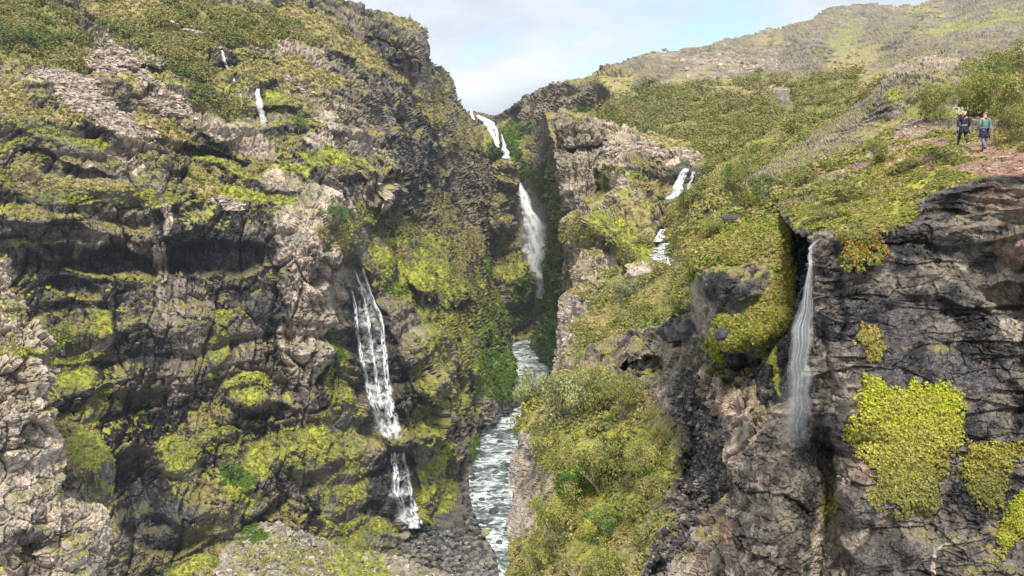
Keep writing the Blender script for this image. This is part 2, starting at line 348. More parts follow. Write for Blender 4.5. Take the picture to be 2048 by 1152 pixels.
def scatter(name, keys, n, R_px, K, leaf_px, pal, weight, seed=1, flat=.75, clip=None, maxm=None, extra=None):
    rng = np.random.default_rng(seed); Vs, Fs, Cs = [], [], []; off = 0
    tot = []
    for k in keys:
        s = SHEETS[k]; wgt = weight(s) * s['keep']
        if clip is not None: wgt = wgt * smooth(-.30, .12, fbm(s['P'].astype(np.float32), float(np.median(s['ms'])) * clip, 3, seed + 8)) ** 1.5 + wgt * .06
        tot.append((wgt.sum() * s['step'] ** 2, wgt))
    S = sum(t[0] for t in tot) + 1e-9
    for k, (a, wgt) in zip(keys, tot):
        s = SHEETS[k]; m = int(n * a / S)
        if m < 1: continue
        cdf = np.cumsum(wgt); ids = np.searchsorted(cdf, rng.random(m) * cdf[-1]); ids = np.clip(ids, 0, len(wgt) - 1)
        cen = s['P'][ids]; ms = s['ms'][ids]; rad = R_px * ms * (.6 + .8 * rng.random(m)); lsz = leaf_px * ms
        nr = s['n'][ids] * .5 + np.array([0, 0, .7]); nr /= np.linalg.norm(nr, axis=1, keepdims=True)
        cl = fbm(cen.astype(np.float32), float(np.median(ms)) * 45, 3, seed + 5)
        pi = np.clip(((cl * .5 + .5) * .75 + .25 * rng.random(m)) * len(pal), 0, len(pal) - 1).astype(int)
        col = np.array(pal, np.float32)[pi]
        V, Fc, cc = leaves(cen, nr, rad, K, lsz, col, rng, flat)
        Vs.append(V); Fs.append(Fc + off); Cs.append(cc); off += len(V)
    o = mesh_np(name, np.concatenate(Vs), np.concatenate(Fs), np.concatenate(Cs), mat=LEAF)
    print('scatter', name, off // 4, 'leaves', round(time.time() - T0, 1)); return o
# ================================================================ terrain
# far gorge head
sheet('gorge_head_cliff', 'BW', [(900, 235), (940, 219), (985, 230), (1000, 226), (1030, 205), (1060, 185), (1105, 166), (1150, 158), (1240, 150), (1240, 740), (900, 740)],
      [(900, 230, 960), (985, 235, 980), (1060, 200, 950), (1110, 170, 880), (1200, 160, 760), (940, 300, 900), (1000, 330, 930), (1040, 250, 985), (1040, 330, 930), (1060, 450, 925), (1060, 650, 915), (1110, 300, 830), (1110, 500, 800), (1200, 400, 700), (1100, 700, 760), (900, 700, 900), (985, 268, 960), (985, 278, 930)],
      'G', [('V', 1010, 300, 30, 45, 20), ('G', 1030, 225, 45, 14, -20), ('D', 1060, 205, 50, 16, -25), ('G', 1100, 200, 14, 22), ('O', 1090, 225, 30, 9, -25), ('V', 1120, 215, 60, 10, -15), ('V', 1050, 250, 30, 8), ('G', 1095, 270, 30, 30), ('D', 1060, 290, 25, 40, 0, .4), ('V', 1070, 345, 30, 14), ('V', 1040, 330, 15, 22), ('V', 1090, 360, 25, 40), ('G', 1060, 460, 40, 90)],
      L=11, amp=.6, stretch=(1, .5, .4), terr=(42, 9, .1), fold=0, moss=.6, jag=4, seed=3)
# high right-hand plateau, cliff band and far hill
sheet('far_hillside', 'RH', [(1075, 185), (1110, 164), (1150, 155), (1180, 150), (1200, 130), (1222, 126), (1240, 122), (1268, 112), (1290, 106), (1330, 100), (1400, 92), (1450, 76), (1500, 66), (1560, 52), (1610, 42), (1630, 28), (1655, 14), (1700, 8), (1740, 6), (1780, 10), (1800, 9), (1830, 8), (1860, -4), (1920, -20), (2130, -90), (2130, 420), (1300, 480), (1180, 420), (1110, 300)],
      [(1110, 166, 900), (1200, 132, 860), (1300, 106, 900), (1450, 78, 1050), (1560, 54, 1250), (1655, 16, 1400), (1800, 12, 1400), (2000, -40, 1300), (2118, -60, 1200),
       (1200, 150, 640), (1130, 190, 760), (1130, 215, 730), (1200, 215, 600), (1290, 150, 610), (1290, 190, 560), (1400, 130, 720), (1550, 130, 720), (1700, 80, 1000), (1900, 60, 900), (2040, 60, 700), (1700, 150, 420), (1900, 110, 400), (2048, 120, 350),
       (1250, 235, 400), (1400, 180, 500), (1550, 180, 430), (1250, 280, 330), (1400, 260, 310), (1550, 230, 300), (1300, 320, 280), (1500, 330, 200), (1650, 220, 280), (1440, 300, 270), (2048, 300, 200), (1300, 450, 230)],
      'O', [('G', 1750, 60, 420, 90, -6, .9), ('O', 1560, 75, 60, 20, -12, .8), ('O', 1850, 20, 60, 8), ('M', 1960, 45, 130, 9, -12, .8), ('G', 1620, 90, 75, 28, 25), ('D', 1600, 95, 30, 9, 35, .7), ('D', 1650, 112, 40, 8, 38), ('G', 1480, 115, 160, 34, 3), ('S', 1440, 125, 140, 20, 5, .8), ('G', 1400, 100, 60, 10, -8), ('M', 1690, 75, 44, 24, -30, .5), ('O', 1710, 115, 60, 24, -20), ('D', 1790, 85, 30, 8, -32), ('D', 1840, 40, 30, 6, -30, .8), ('D', 1720, 30, 60, 4, 5, .6), ('G', 1980, 90, 110, 14, -8), ('G', 1600, 150, 130, 12, 5), ('S', 1380, 145, 120, 9, 3), ('G', 1500, 155, 120, 6, 6), ('D', 1560, 160, 50, 4, 8, .7),
            ('G', 1270, 122, 60, 14, -8), ('G', 1330, 165, 70, 30, 12), ('O', 1400, 165, 60, 10), ('G', 1350, 130, 50, 12),
            ('B', 1400, 210, 150, 40, 5), ('B', 1330, 260, 140, 45, 12), ('B', 1560, 200, 90, 40, 25), ('B', 1640, 190, 90, 35, -20), ('B', 1480, 260, 100, 60, 0), ('O', 1480, 190, 60, 12), ('G', 1560, 195, 40, 18, 30), ('B', 1500, 340, 120, 60), ('B', 2000, 140, 150, 25), ('S', 1590, 175, 60, 6, -8)],
      L=9, amp=.25, stretch=(.7, .12, 1.2), terr=(30, 2.5, .15), fold=10, folddepth=20, moss=-.05, mossthr=.10, jag=3, seed=11, warp=16, rough=.8)
sheet('plateau_cliff', 'PC', [(1040, 206), (1062, 187), (1085, 176), (1110, 166), (1128, 163), (1133, 157), (1142, 166), (1160, 164), (1180, 160), (1184, 146), (1200, 132), (1216, 130), (1240, 142), (1280, 146), (1305, 158), (1330, 168), (1336, 186), (1318, 200), (1290, 214), (1240, 232), (1160, 240), (1040, 240)],
      [(1060, 190, 840), (1110, 168, 780), (1060, 235, 830), (1130, 165, 720), (1130, 235, 700), (1180, 162, 690), (1190, 136, 690), (1260, 146, 640), (1200, 160, 640), (1280, 162, 590), (1200, 172, 605), (1280, 178, 570), (1200, 230, 590), (1290, 212, 540), (1330, 180, 560)],
      'G', [('D', 1130, 200, 60, 34, -5, .25), ('D', 1250, 185, 60, 20, 0, .2), ('V', 1235, 160, 60, 8, 3, .8), ('O', 1165, 160, 22, 5), ('D', 1285, 175, 26, 26, 20, .7), ('V', 1180, 225, 60, 8, -4, .8), ('V', 1210, 195, 30, 20, 0, .4)],
      L=9, amp=.8, stretch=(1.3, 1.3, .3), terr=(26, 4, 0), fold=8, moss=.3, jag=3, seed=13, step=1.6)
# left wall and the slopes above it
LWp = [(-80, -80), (630, -80), (655, -4), (700, 5), (745, 8), (790, 17), (833, 38), (852, 62), (858, 92), (860, 122), (890, 134), (904, 150), (914, 170), (925, 192), (930, 208), (948, 222), (975, 262), (985, 300), (1003, 318), (996, 400), (1008, 460), (1035, 520), (1050, 560), (1070, 590), (1077, 615), (1070, 650), (1050, 662), (1030, 672), (1026, 700), (1040, 740), (1042, 790), (1020, 812), (985, 832), (962, 862), (962, 890), (944, 930), (942, 1000), (930, 1050), (880, 1085), (760, 1230), (-80, 1230)]
LWC = [(-70, -60, 370), (0, 0, 335), (0, 100, 300), (0, 180, 275), (0, 260, 258), (0, 340, 245), (0, 450, 238), (0, 520, 240), (0, 700, 225), (0, 1150, 200), (100, 600, 245), (100, 800, 225), (150, 430, 245), (150, 560, 250),
       (330, -60, 430), (300, 60, 360), (300, 180, 315), (300, 260, 290), (300, 340, 272), (330, 420, 262), (335, 600, 256), (250, 500, 268), (420, 500, 270), (500, 560, 276), (280, 750, 250), (430, 740, 255), (300, 900, 235), (400, 1000, 228), (300, 1150, 215), (480, 1100, 230),
       (500, 100, 385), (450, 180, 350), (520, 240, 335), (540, 300, 312), (520, 400, 290), (560, 440, 280), (620, 430, 274), (620, 560, 272), (620, 700, 268), (560, 700, 268), (680, 520, 284), (690, 650, 290), (600, 850, 262), (550, 950, 250), (700, 950, 268), (650, 1050, 255), (700, 800, 280),
       (640, -60, 560), (660, 10, 520), (650, 100, 420), (640, 200, 370), (650, 300, 330), (650, 380, 300), (760, 20, 560), (850, 80, 600), (740, 60, 500), (830, 100, 530), (700, 100, 460), (800, 160, 500), (860, 170, 600), (750, 200, 430), (740, 300, 380), (790, 350, 370), (790, 430, 362), (720, 420, 330), (760, 480, 350),
       (700, 540, 312), (740, 535, 316), (720, 620, 306), (750, 700, 303), (790, 760, 300), (760, 860, 296), (790, 890, 292), (800, 1000, 290), (820, 1050, 288), (860, 860, 298), (850, 780, 302), (840, 700, 312), (800, 620, 330), (850, 560, 375), (830, 500, 400), (830, 950, 300), (880, 900, 310), (860, 1040, 292),
       (850, 260, 520), (860, 400, 500), (820, 300, 470), (870, 500, 450), (900, 600, 420), (930, 700, 410), (900, 800, 345), (940, 860, 380), (930, 950, 355), (910, 1000, 325), (980, 800, 445), (1000, 700, 520), (1030, 760, 500),
       (900, 150, 780), (920, 200, 820), (900, 250, 640), (950, 230, 850), (940, 330, 700), (980, 300, 800), (990, 400, 760), (920, 450, 560), (960, 500, 590), (990, 560, 640), (960, 620, 520), (1020, 620, 650), (1060, 600, 760), (1060, 650, 760), (1000, 500, 720), (1040, 540, 740)]
LWB = [
       # slopes at the top left
       ('G', 200, 130, 420, 110, 14), ('S', 190, 90, 160, 34, 38), ('B', 60, 70, 130, 75, 25), ('B', 60, 30, 90, 50, 10), ('B', 330, 100, 130, 45, 30), ('B', 400, 30, 230, 45, 8), ('B', 560, 60, 130, 34, 12), ('O', 620, 40, 60, 30, 20),
       ('G', 130, 22, 50, 16, 30), ('G', 190, 70, 50, 22, 40), ('T', 290, 110, 50, 12, 35, .7), ('O', 260, 20, 80, 20), ('V', 240, 60, 22, 9, 20), ('T', 370, 55, 40, 9, 15), ('T', 410, 85, 40, 12, 25), ('D', 310, 142, 34, 10, 5), ('O', 190, 130, 60, 12, 25), ('S', 260, 165, 110, 20, 25),
       ('G', 40, 130, 70, 18, 10), ('T', 60, 155, 40, 12, 10), ('S', 150, 170, 60, 22, 25), ('D', 122, 197, 26, 12, 5), ('O', 20, 190, 50, 26), ('O', 110, 225, 80, 18, 5), ('S', 230, 235, 110, 26, 28), ('S', 340, 215, 60, 20, 20), ('B', 425, 205, 60, 24, 12), ('O', 260, 175, 60, 12, 30), ('D', 250, 215, 30, 14, 20), ('D', 300, 188, 30, 9), ('T', 275, 180, 16, 12),
       ('D', 70, 250, 26, 14), ('D', 15, 270, 34, 22), ('O', 30, 225, 60, 14, 10, .8), ('D', 155, 258, 26, 9, 10), ('M', 130, 275, 110, 20, 10, .8), ('M', 40, 300, 50, 16, 0, .8), ('G', 310, 245, 30, 10), ('D', 320, 250, 30, 10), ('O', 330, 260, 80, 14, 20), ('T', 285, 285, 44, 12, 12, .8),
       ('T', 430, 245, 60, 24, 25), ('T', 500, 275, 50, 30, 40), ('T', 535, 290, 14, 26, 0), ('D', 470, 140, 40, 18, 15), ('O', 540, 150, 70, 30, 10), ('T', 580, 90, 80, 20, 5), ('S', 100, 150, 60, 16, 15, .8), ('T', 330, 195, 30, 10, 20, .8), ('T', 240, 130, 40, 14, 40, .8), ('S', 180, 205, 40, 12, 20, .8), ('T', 520, 210, 30, 12, 20, .7), ('T', 620, 110, 50, 12, 20, .7), ('T', 620, 205, 60, 12, 25, .6), ('T', 690, 225, 40, 14, 30, .7), ('T', 480, 260, 40, 14, 20, .7), ('G', 660, 90, 30, 14, 25), ('D', 480, 100, 45, 10), ('D', 560, 240, 60, 50, 20), ('D', 520, 180, 40, 18, 20), ('D', 440, 190, 60, 14, 25), ('M', 550, 205, 34, 14, 0, .8), ('T', 655, 245, 36, 26, 20), ('D', 590, 270, 40, 14), ('T', 640, 285, 60, 10, 5, .8),
       ('G', 660, 170, 90, 26, 30), ('O', 620, 140, 80, 20, 25), ('S', 600, 165, 40, 10, 25, .6),
       # dark belt under the slopes
       ('D', 150, 320, 110, 24, 8), ('T', 200, 325, 12, 10), ('T', 285, 345, 12, 10), ('T', 255, 310, 40, 8, 15), ('D', 400, 310, 90, 24, 12), ('W', 420, 300, 50, 16, 10), ('M', 440, 330, 60, 16, 20), ('M', 530, 345, 60, 16, 25), ('G', 480, 330, 60, 12, 20), ('S', 430, 385, 60, 14, 35, .6), ('T', 560, 370, 60, 18, 25), ('M', 640, 330, 50, 26, 20), ('M', 590, 345, 44, 10, 25), ('M', 470, 385, 90, 12, 18), ('M', 560, 405, 50, 10, 15), ('O', 130, 370, 180, 24, 3), ('M', 300, 385, 60, 14, 5), ('O', 400, 360, 50, 20, 30),
       ('G', 660, 345, 22, 20), ('D', 620, 360, 20, 20),
       ('D', 150, 440, 170, 60), ('W', 220, 520, 110, 40, 5), ('D', 120, 470, 80, 30), ('W', 430, 510, 130, 55, 2), ('D', 400, 440, 130, 30, 3), ('M', 25, 485, 40, 10), ('M', 160, 395, 120, 12, 0, .8), ('W', 150, 570, 60, 18, 10), ('W', 120, 640, 45, 24, 0, .7),
       ('T', 325, 420, 12, 34), ('T', 326, 530, 14, 60, 0, .9), ('T', 332, 620, 16, 46, 0, .6), ('T', 160, 500, 10, 22, 0, .7),
       # tan buttress
       ('T', 615, 480, 62, 80, 8), ('T', 660, 600, 50, 70, 4), ('T', 600, 590, 36, 40), ('T', 610, 690, 56, 80, 5), ('G', 600, 620, 60, 16, 0, .6), ('T', 640, 400, 60, 18, 20), ('G', 560, 780, 50, 30), ('W', 530, 620, 60, 36), ('T', 500, 460, 24, 14, 0, .6), ('T', 700, 560, 24, 50, 10),
       ('M', 570, 410, 40, 9, 15), ('O', 690, 470, 50, 30, 20), ('M', 690, 445, 40, 22, 25),
       # foot of the wall
       ('M', 130, 710, 50, 60, 0), ('M', 195, 680, 26, 50, 25), ('M', 205, 640, 20, 20), ('M', 420, 700, 26, 60, -5, .9), ('M', 430, 640, 24, 16), ('D', 250, 750, 60, 50), ('W', 300, 710, 50, 30), ('M', 180, 820, 30, 60, 20, .8), ('M', 250, 790, 16, 16, 0, .8), ('O', 150, 900, 60, 90, -10), ('M', 190, 900, 30, 50, -30), ('D', 260, 930, 60, 60), ('W', 270, 980, 50, 60), ('G', 240, 900, 30, 30, 0, .5), ('W', 330, 1040, 110, 60, 10), ('M', 350, 920, 44, 60, -20, .9), ('M', 440, 880, 50, 40, 10, .9), ('M', 500, 775, 50, 34, 10, .9), ('D', 520, 840, 60, 30, 0, .7), ('M', 560, 900, 90, 34, -20), ('V', 460, 950, 34, 24), ('M', 480, 1000, 60, 30, 20, .9), ('D', 550, 880, 40, 16, 0, .6), ('G', 430, 880, 60, 12, 0, .5), ('D', 640, 1010, 60, 40, 0, .8), ('M', 640, 900, 60, 70, -15), ('M', 700, 800, 40, 60, -5), ('M', 690, 1010, 50, 70, 10), ('O', 430, 1060, 60, 60, 0, .8), ('M', 100, 1120, 60, 30, 0, .4), ('M', 380, 1130, 60, 16), ('M', 740, 1080, 90, 50, 10), ('M', 690, 740, 24, 70, 15, .9), ('V', 680, 690, 16, 40, 0, .8), ('G', 530, 820, 24, 14),
       # ribs beside the left fall
       ('D', 750, 700, 56, 190, -12), ('W', 755, 700, 44, 180, -12), ('W', 800, 970, 50, 90, -5), ('M', 720, 520, 40, 20, 20, .9), ('M', 820, 520, 140, 40, 30), ('M', 850, 590, 120, 36, 28), ('V', 800, 575, 40, 14, 25, .6), ('O', 770, 480, 60, 24, 30), ('D', 740, 470, 40, 20, 20), ('T', 770, 385, 26, 50, 5), ('T', 735, 300, 60, 20, 20, .8), ('D', 700, 380, 30, 40, 0, .8), ('G', 740, 260, 70, 18, 25), ('D', 745, 330, 40, 20, 20), ('M', 690, 320, 60, 14, 25), ('O', 700, 350, 40, 10, 20), ('D', 750, 410, 22, 40), ('M', 730, 430, 40, 14, 40, .8), ('M', 770, 455, 60, 16, 35),
       ('D', 830, 720, 40, 70), ('M', 850, 740, 26, 60, 0, .6), ('T', 850, 660, 26, 20, 0, .5), ('D', 910, 740, 60, 90, 0), ('M', 900, 660, 70, 50, 20, .75), ('D', 870, 850, 50, 60), ('M', 870, 790, 30, 12), ('M', 850, 870, 26, 60, 0, .5), ('M', 930, 780, 30, 60, 0, .7), ('M', 880, 980, 60, 70, -10), ('V', 955, 885, 16, 26), ('V', 990, 740, 60, 70, 0, .85), ('D', 1000, 690, 40, 20, 0, .5), ('W', 920, 860, 30, 40, 0, .7), ('M', 880, 930, 26, 50, 0, .7), ('O', 905, 700, 30, 50, 0, .5), ('M', 940, 640, 60, 40, 25, .8), ('M', 830, 560, 90, 34, 25, .8), ('V', 985, 640, 30, 50, 0, .7), ('M', 880, 960, 50, 80, -5, .9), ('M', 870, 700, 30, 40, 0, .5), ('M', 690, 930, 60, 110, -8, .75), ('M', 620, 940, 50, 30, -10, .8), ('M', 700, 1090, 80, 30, 5, .9), ('M', 920, 720, 60, 60, 10, .6), ('V', 1000, 770, 40, 40, 0, .7), ('M', 940, 560, 60, 30, 35, .8),
       # receding wall
       ('O', 720, 60, 60, 16, 20), ('G', 740, 60, 100, 26, 18), ('D', 780, 100, 70, 45, 30), ('D', 760, 55, 40, 20, 20, .7), ('G', 830, 110, 26, 40), ('O', 740, 120, 110, 16, 26), ('O', 810, 45, 50, 9, 25, .7), ('D', 790, 220, 70, 60, 40), ('D', 840, 300, 50, 140, -5), ('G', 800, 190, 60, 14, 30, .6), ('O', 880, 160, 28, 24), ('G', 905, 190, 20, 30, 0, .8), ('O', 870, 200, 30, 50, 10), ('G', 900, 300, 30, 80, -5, .7), ('O', 930, 270, 24, 40, 10, .7), ('G', 960, 330, 26, 90, 0), ('O', 960, 290, 30, 14, 30), ('G', 950, 450, 24, 90, 0), ('O', 890, 420, 26, 60, -20, .8), ('M', 880, 380, 24, 12, 25, .8), ('M', 870, 480, 80, 26, 30, .9), ('O', 840, 440, 40, 30, 20, .7), ('O', 940, 500, 30, 50, 10, .8), ('M', 920, 560, 70, 30, 30, .9), ('V', 1010, 560, 40, 60, -20, .9), ('V', 1050, 620, 40, 40, 0, .9), ('M', 990, 590, 40, 26, 30, .8), ('M', 1020, 520, 20, 26, 30, .8), ('D', 880, 340, 20, 60, -10, .8), ('D', 1000, 650, 60, 16, 0, .6)]
def lw(name, key, poly, k, seed, **kw):
    a = dict(L=6.2, amp=.85, stretch=(1, .6, .45), terr=(18, 5.0, -.10), tanmix=.32, mossthr=.03, moss=.32, warp=18, fold=20, jag=7, seed=seed, rough=.9, smallamp=1.15, carve=LWK); a.update(kw)
    sheet(name, key, poly, [(x, y, d * k) for x, y, d in LWC], 'D', LWB, **a)
LWK = [(220, 525, 120, 34, 5, 9), (430, 520, 130, 40, 2, 9), (100, 470, 90, 24, 0, 5), (150, 580, 60, 20, 10, 6), (265, 960, 55, 80, 5, 11), (330, 1060, 90, 40, 10, 8), (420, 306, 80, 18, 10, 6), (150, 335, 100, 16, 8, 5), (560, 255, 55, 36, 20, 6), (755, 690, 42, 170, -12, 7), (808, 975, 40, 80, -5, 6), (560, 720, 40, 26, 0, 5), (700, 395, 30, 40, 0, 6), (750, 420, 22, 50, 0, 7), (870, 860, 44, 44, 0, 6), (925, 820, 26, 70, 0, 9), (780, 110, 70, 36, 30, 16), (540, 830, 60, 18, 0, 5), (300, 790, 50, 20, 0, 5), (250, 145, 90, 10, 5, 3),
       (612, 520, 58, 120, 4, -6), (500, 790, 50, 40, 0, -5), (620, 910, 80, 50, -15, -5), (350, 920, 50, 50, -20, -4), (430, 250, 60, 24, 25, -5), (655, 245, 40, 30, 20, -5), (740, 325, 70, 24, 20, -3), (770, 390, 26, 50, 5, -3), (860, 780, 26, 40, 0, -6), (326, 540, 16, 130, 0, -3), (880, 580, 70, 30, 30, -8), (200, 680, 24, 50, 20, -4), (425, 700, 26, 50, 0, -4), (540, 370, 60, 20, 25, -5)]
LW1p = [(-80, -80), (560, -80), (640, 20), (668, 62), (690, 84), (716, 124), (742, 176), (764, 218), (786, 258), (797, 300), (806, 345), (812, 400), (820, 446), (846, 492), (880, 532), (925, 578), (962, 612), (990, 648), (1018, 690), (1038, 738), (1042, 790), (1020, 812), (985, 832), (962, 862), (962, 890), (944, 930), (942, 1000), (930, 1050), (880, 1085), (760, 1230), (-80, 1230)]
LW2p = [(520, -80), (630, -80), (655, -4), (700, 5), (745, 8), (790, 17), (833, 38), (852, 62), (858, 92), (862, 125), (864, 190), (870, 300), (882, 370), (905, 440), (930, 490), (965, 530), (992, 580), (1012, 620), (1030, 660), (1026, 700), (1034, 740), (900, 760), (700, 500), (560, 100)]
LW3p = [(845, 60), (860, 122), (890, 134), (904, 150), (914, 170), (925, 192), (930, 208), (948, 222), (975, 262), (985, 300), (1003, 318), (996, 400), (1008, 460), (1035, 520), (1050, 560), (1070, 590), (1077, 615), (1070, 650), (1050, 662), (1030, 672), (1022, 700), (900, 700), (840, 400)]
lw('left_cliff', 'LW', LW1p, 1.0, 21)
lw('left_far_cliff', 'LW2', LW2p, 1.10, 22, L=9, tanmix=.2, terr=(24, 3, -.1), moss=.26, amp=.6, stretch=(1, .35, .42))
lw('left_headland', 'LW3', LW3p, 1.16, 23, L=9, tanmix=.3, mossthr=-.06, terr=(28, 3, -.1), moss=.50, amp=.6, stretch=(1, .35, .42))
# rock tower beside the main fall
sheet('rock_tower', 'SP', [(984, 330), (990, 318), (1005, 310), (1030, 313), (1036, 326), (1036, 380), (1034, 440), (1046, 500), (1068, 560), (1082, 605), (1075, 700), (960, 700), (975, 500)],
      [(1010, 320, 760), (1010, 450, 735), (980, 500, 760), (1045, 450, 790), (1040, 560, 740), (1080, 610, 790), (980, 690, 720), (1060, 690, 760), (1000, 314, 800)],
      'G', [('O', 1015, 322, 30, 12), ('D', 1000, 400, 20, 60, 0, .6), ('M', 1030, 540, 40, 60, -20, .9), ('V', 1060, 600, 40, 50, 0, .9)], L=6, amp=1, terr=(20, 5, 0), fold=22, moss=.5, jag=4, seed=33)
# right wall of the gorge
sheet('gorge_right_wall', 'RG', [(1110, 240), (1165, 225), (1175, 770), (1095, 760), (1100, 738), (1085, 715), (1058, 692), (1062, 672), (1085, 645), (1080, 600), (1090, 560), (1088, 480), (1094, 400), (1100, 330)],
      [(1110, 250, 690), (1165, 240, 420), (1098, 350, 690), (1090, 450, 680), (1090, 600, 670), (1065, 680, 720), (1150, 400, 420), (1150, 600, 380), (1120, 500, 540), (1120, 700, 500), (1170, 750, 370), (1100, 740, 560)],
      'G', [('V', 1110, 330, 34, 110, 8, .55), ('O', 1104, 300, 20, 40, 0, .5), ('V', 1108, 480, 22, 90, 0, .6), ('O', 1130, 370, 20, 16, -20), ('G', 1140, 440, 20, 70), ('V', 1105, 600, 28, 90, 0), ('V', 1085, 690, 40, 50, 0), ('D', 1125, 560, 16, 90, 0, .7), ('D', 1130, 650, 20, 50, 0, .6)],
      L=7, amp=1, stretch=(1, 1, .4), terr=(30, 5, 0), fold=18, moss=.42, jag=4, seed=35)
# buttress across the canyon with the side stream
sheet('right_buttress', 'MB', [(1112, 250), (1118, 222), (1127, 214), (1135, 226), (1165, 232), (1200, 240), (1250, 252), (1295, 262), (1340, 276), (1420, 282), (1480, 300), (1500, 470), (1400, 640), (1220, 790), (1120, 790), (1125, 600), (1122, 480), (1135, 420), (1128, 380), (1118, 320)],
      [(1120, 240, 345), (1200, 240, 350), (1215, 245, 335), (1300, 264, 300), (1420, 284, 280), (1490, 300, 265), (1120, 350, 330), (1150, 320, 318), (1200, 300, 312), (1200, 400, 298), (1130, 500, 300), (1150, 600, 280), (1230, 270, 312), (1300, 310, 272), (1400, 320, 255), (1280, 345, 262), (1310, 400, 248), (1360, 340, 246), (1350, 400, 232), (1390, 330, 240), (1250, 350, 262), (1240, 400, 240), (1210, 440, 228), (1290, 420, 232), (1200, 480, 222), (1300, 480, 205), (1350, 450, 200), (1330, 530, 178), (1250, 540, 200), (1350, 600, 165), (1200, 700, 230), (1450, 450, 180), (1480, 350, 230)],
      'O', [('G', 1160, 300, 56, 90, 0), ('G', 1155, 420, 32, 100), ('T', 1165, 330, 50, 80, 0, .55), ('D', 1170, 292, 34, 14, 0, .6), ('O', 1165, 238, 50, 8, 8), ('T', 1240, 262, 50, 14, 12), ('T', 1270, 285, 60, 14, 8), ('S', 1260, 305, 90, 18, 10), ('S', 1340, 310, 70, 14, 12), ('T', 1310, 290, 80, 8, 12), ('T', 1430, 290, 40, 14, 5), ('G', 1300, 335, 70, 16, 10), ('D', 1290, 350, 40, 20, 10), ('T', 1230, 330, 30, 16), ('T', 1350, 320, 26, 12, 20), ('M', 1250, 355, 60, 14, 10, .6), ('D', 1320, 385, 34, 26, 10), ('O', 1320, 370, 30, 12), ('W', 1375, 362, 34, 34, -30), ('W', 1330, 400, 30, 20), ('T', 1235, 370, 30, 20), ('T', 1255, 385, 34, 34, 10), ('T', 1185, 415, 34, 26), ('T', 1265, 405, 28, 16), ('O', 1190, 372, 30, 20), ('M', 1190, 392, 14, 8), ('M', 1240, 392, 14, 8), ('M', 1220, 440, 50, 16, 15), ('G', 1290, 400, 20, 20, 0, .6), ('M', 1300, 420, 40, 14), ('G', 1325, 440, 30, 26), ('D', 1325, 470, 22, 30), ('W', 1325, 500, 34, 34), ('B', 1200, 470, 70, 26), ('B', 1260, 500, 60, 30, 0), ('M', 1200, 490, 30, 20, 20), ('T', 1180, 530, 44, 30), ('T', 1290, 535, 40, 20), ('M', 1255, 480, 50, 12, 20), ('D', 1130, 380, 20, 60, 0, .5)],
      L=3.6, amp=1.0, stretch=(1.2, .5, .38), terr=(13, 3.0, .1), tanmix=.6, mossthr=.10, fold=14, moss=.32, jag=4, seed=37)
sheet('rock_buttress', 'PB', [(1113, 250), (1119, 224), (1127, 213), (1136, 226), (1165, 232), (1200, 240), (1222, 250), (1226, 262), (1230, 300), (1226, 345), (1206, 372), (1196, 400), (1190, 440), (1172, 480), (1150, 520), (1136, 560), (1128, 610), (1120, 560), (1121, 480), (1131, 430), (1127, 380), (1117, 320)],
      [(1120, 225, 325), (1200, 242, 322), (1226, 256, 322), (1118, 290, 322), (1160, 290, 306), (1225, 300, 312), (1130, 400, 308), (1170, 400, 296), (1205, 380, 302), (1130, 480, 300), (1170, 470, 292), (1130, 600, 294), (1190, 340, 300)],
      'G', [('T', 1200, 280, 34, 40, 0, .8), ('T', 1150, 330, 50, 60, 0, .5), ('O', 1165, 234, 50, 6, 8), ('D', 1160, 294, 40, 8, 3, .7), ('T', 1160, 420, 30, 60, 0, .45), ('G', 1150, 360, 30, 14), ('O', 1135, 560, 16, 40, 0, .7), ('D', 1120, 320, 8, 50, 0, .6), ('M', 1205, 350, 20, 10, 0, .7)],
      L=4.6, amp=.75, stretch=(1.5, .9, .2), terr=(14, 1.6, .05), carve=[(1160, 297, 44, 7, 3, 4), (1160, 265, 50, 26, 0, -2)], fold=20, moss=.26, jag=3, seed=38, step=1.6)
# columned knob in front of the buttress
sheet('column_knob', 'KN', [(1112, 600), (1122, 586), (1140, 572), (1128, 555), (1135, 530), (1150, 515), (1165, 500), (1205, 498), (1220, 520), (1225, 560), (1250, 600), (1260, 660), (1230, 790), (1105, 790), (1112, 720), (1118, 660)],
      [(1130, 590, 196), (1170, 505, 205), (1170, 560, 192), (1210, 520, 196), (1160, 600, 186), (1160, 700, 180), (1220, 600, 186), (1240, 700, 176), (1115, 700, 200), (1180, 780, 172), (1150, 582, 192), (1150, 570, 196)],
      'T', [('O', 1165, 500, 40, 10), ('O', 1160, 580, 50, 8, 3), ('G', 1180, 560, 40, 10), ('O', 1215, 640, 24, 60, 0), ('O', 1190, 500, 26, 10), ('G', 1150, 720, 30, 50, 0, .6), ('D', 1205, 650, 10, 50, 0, .6)],
      L=2.6, amp=.9, stretch=(1.3, 1.3, .28), fold=24, moss=.5, jag=3, seed=39, step=1.6, terr=(9, 1.5, 0))
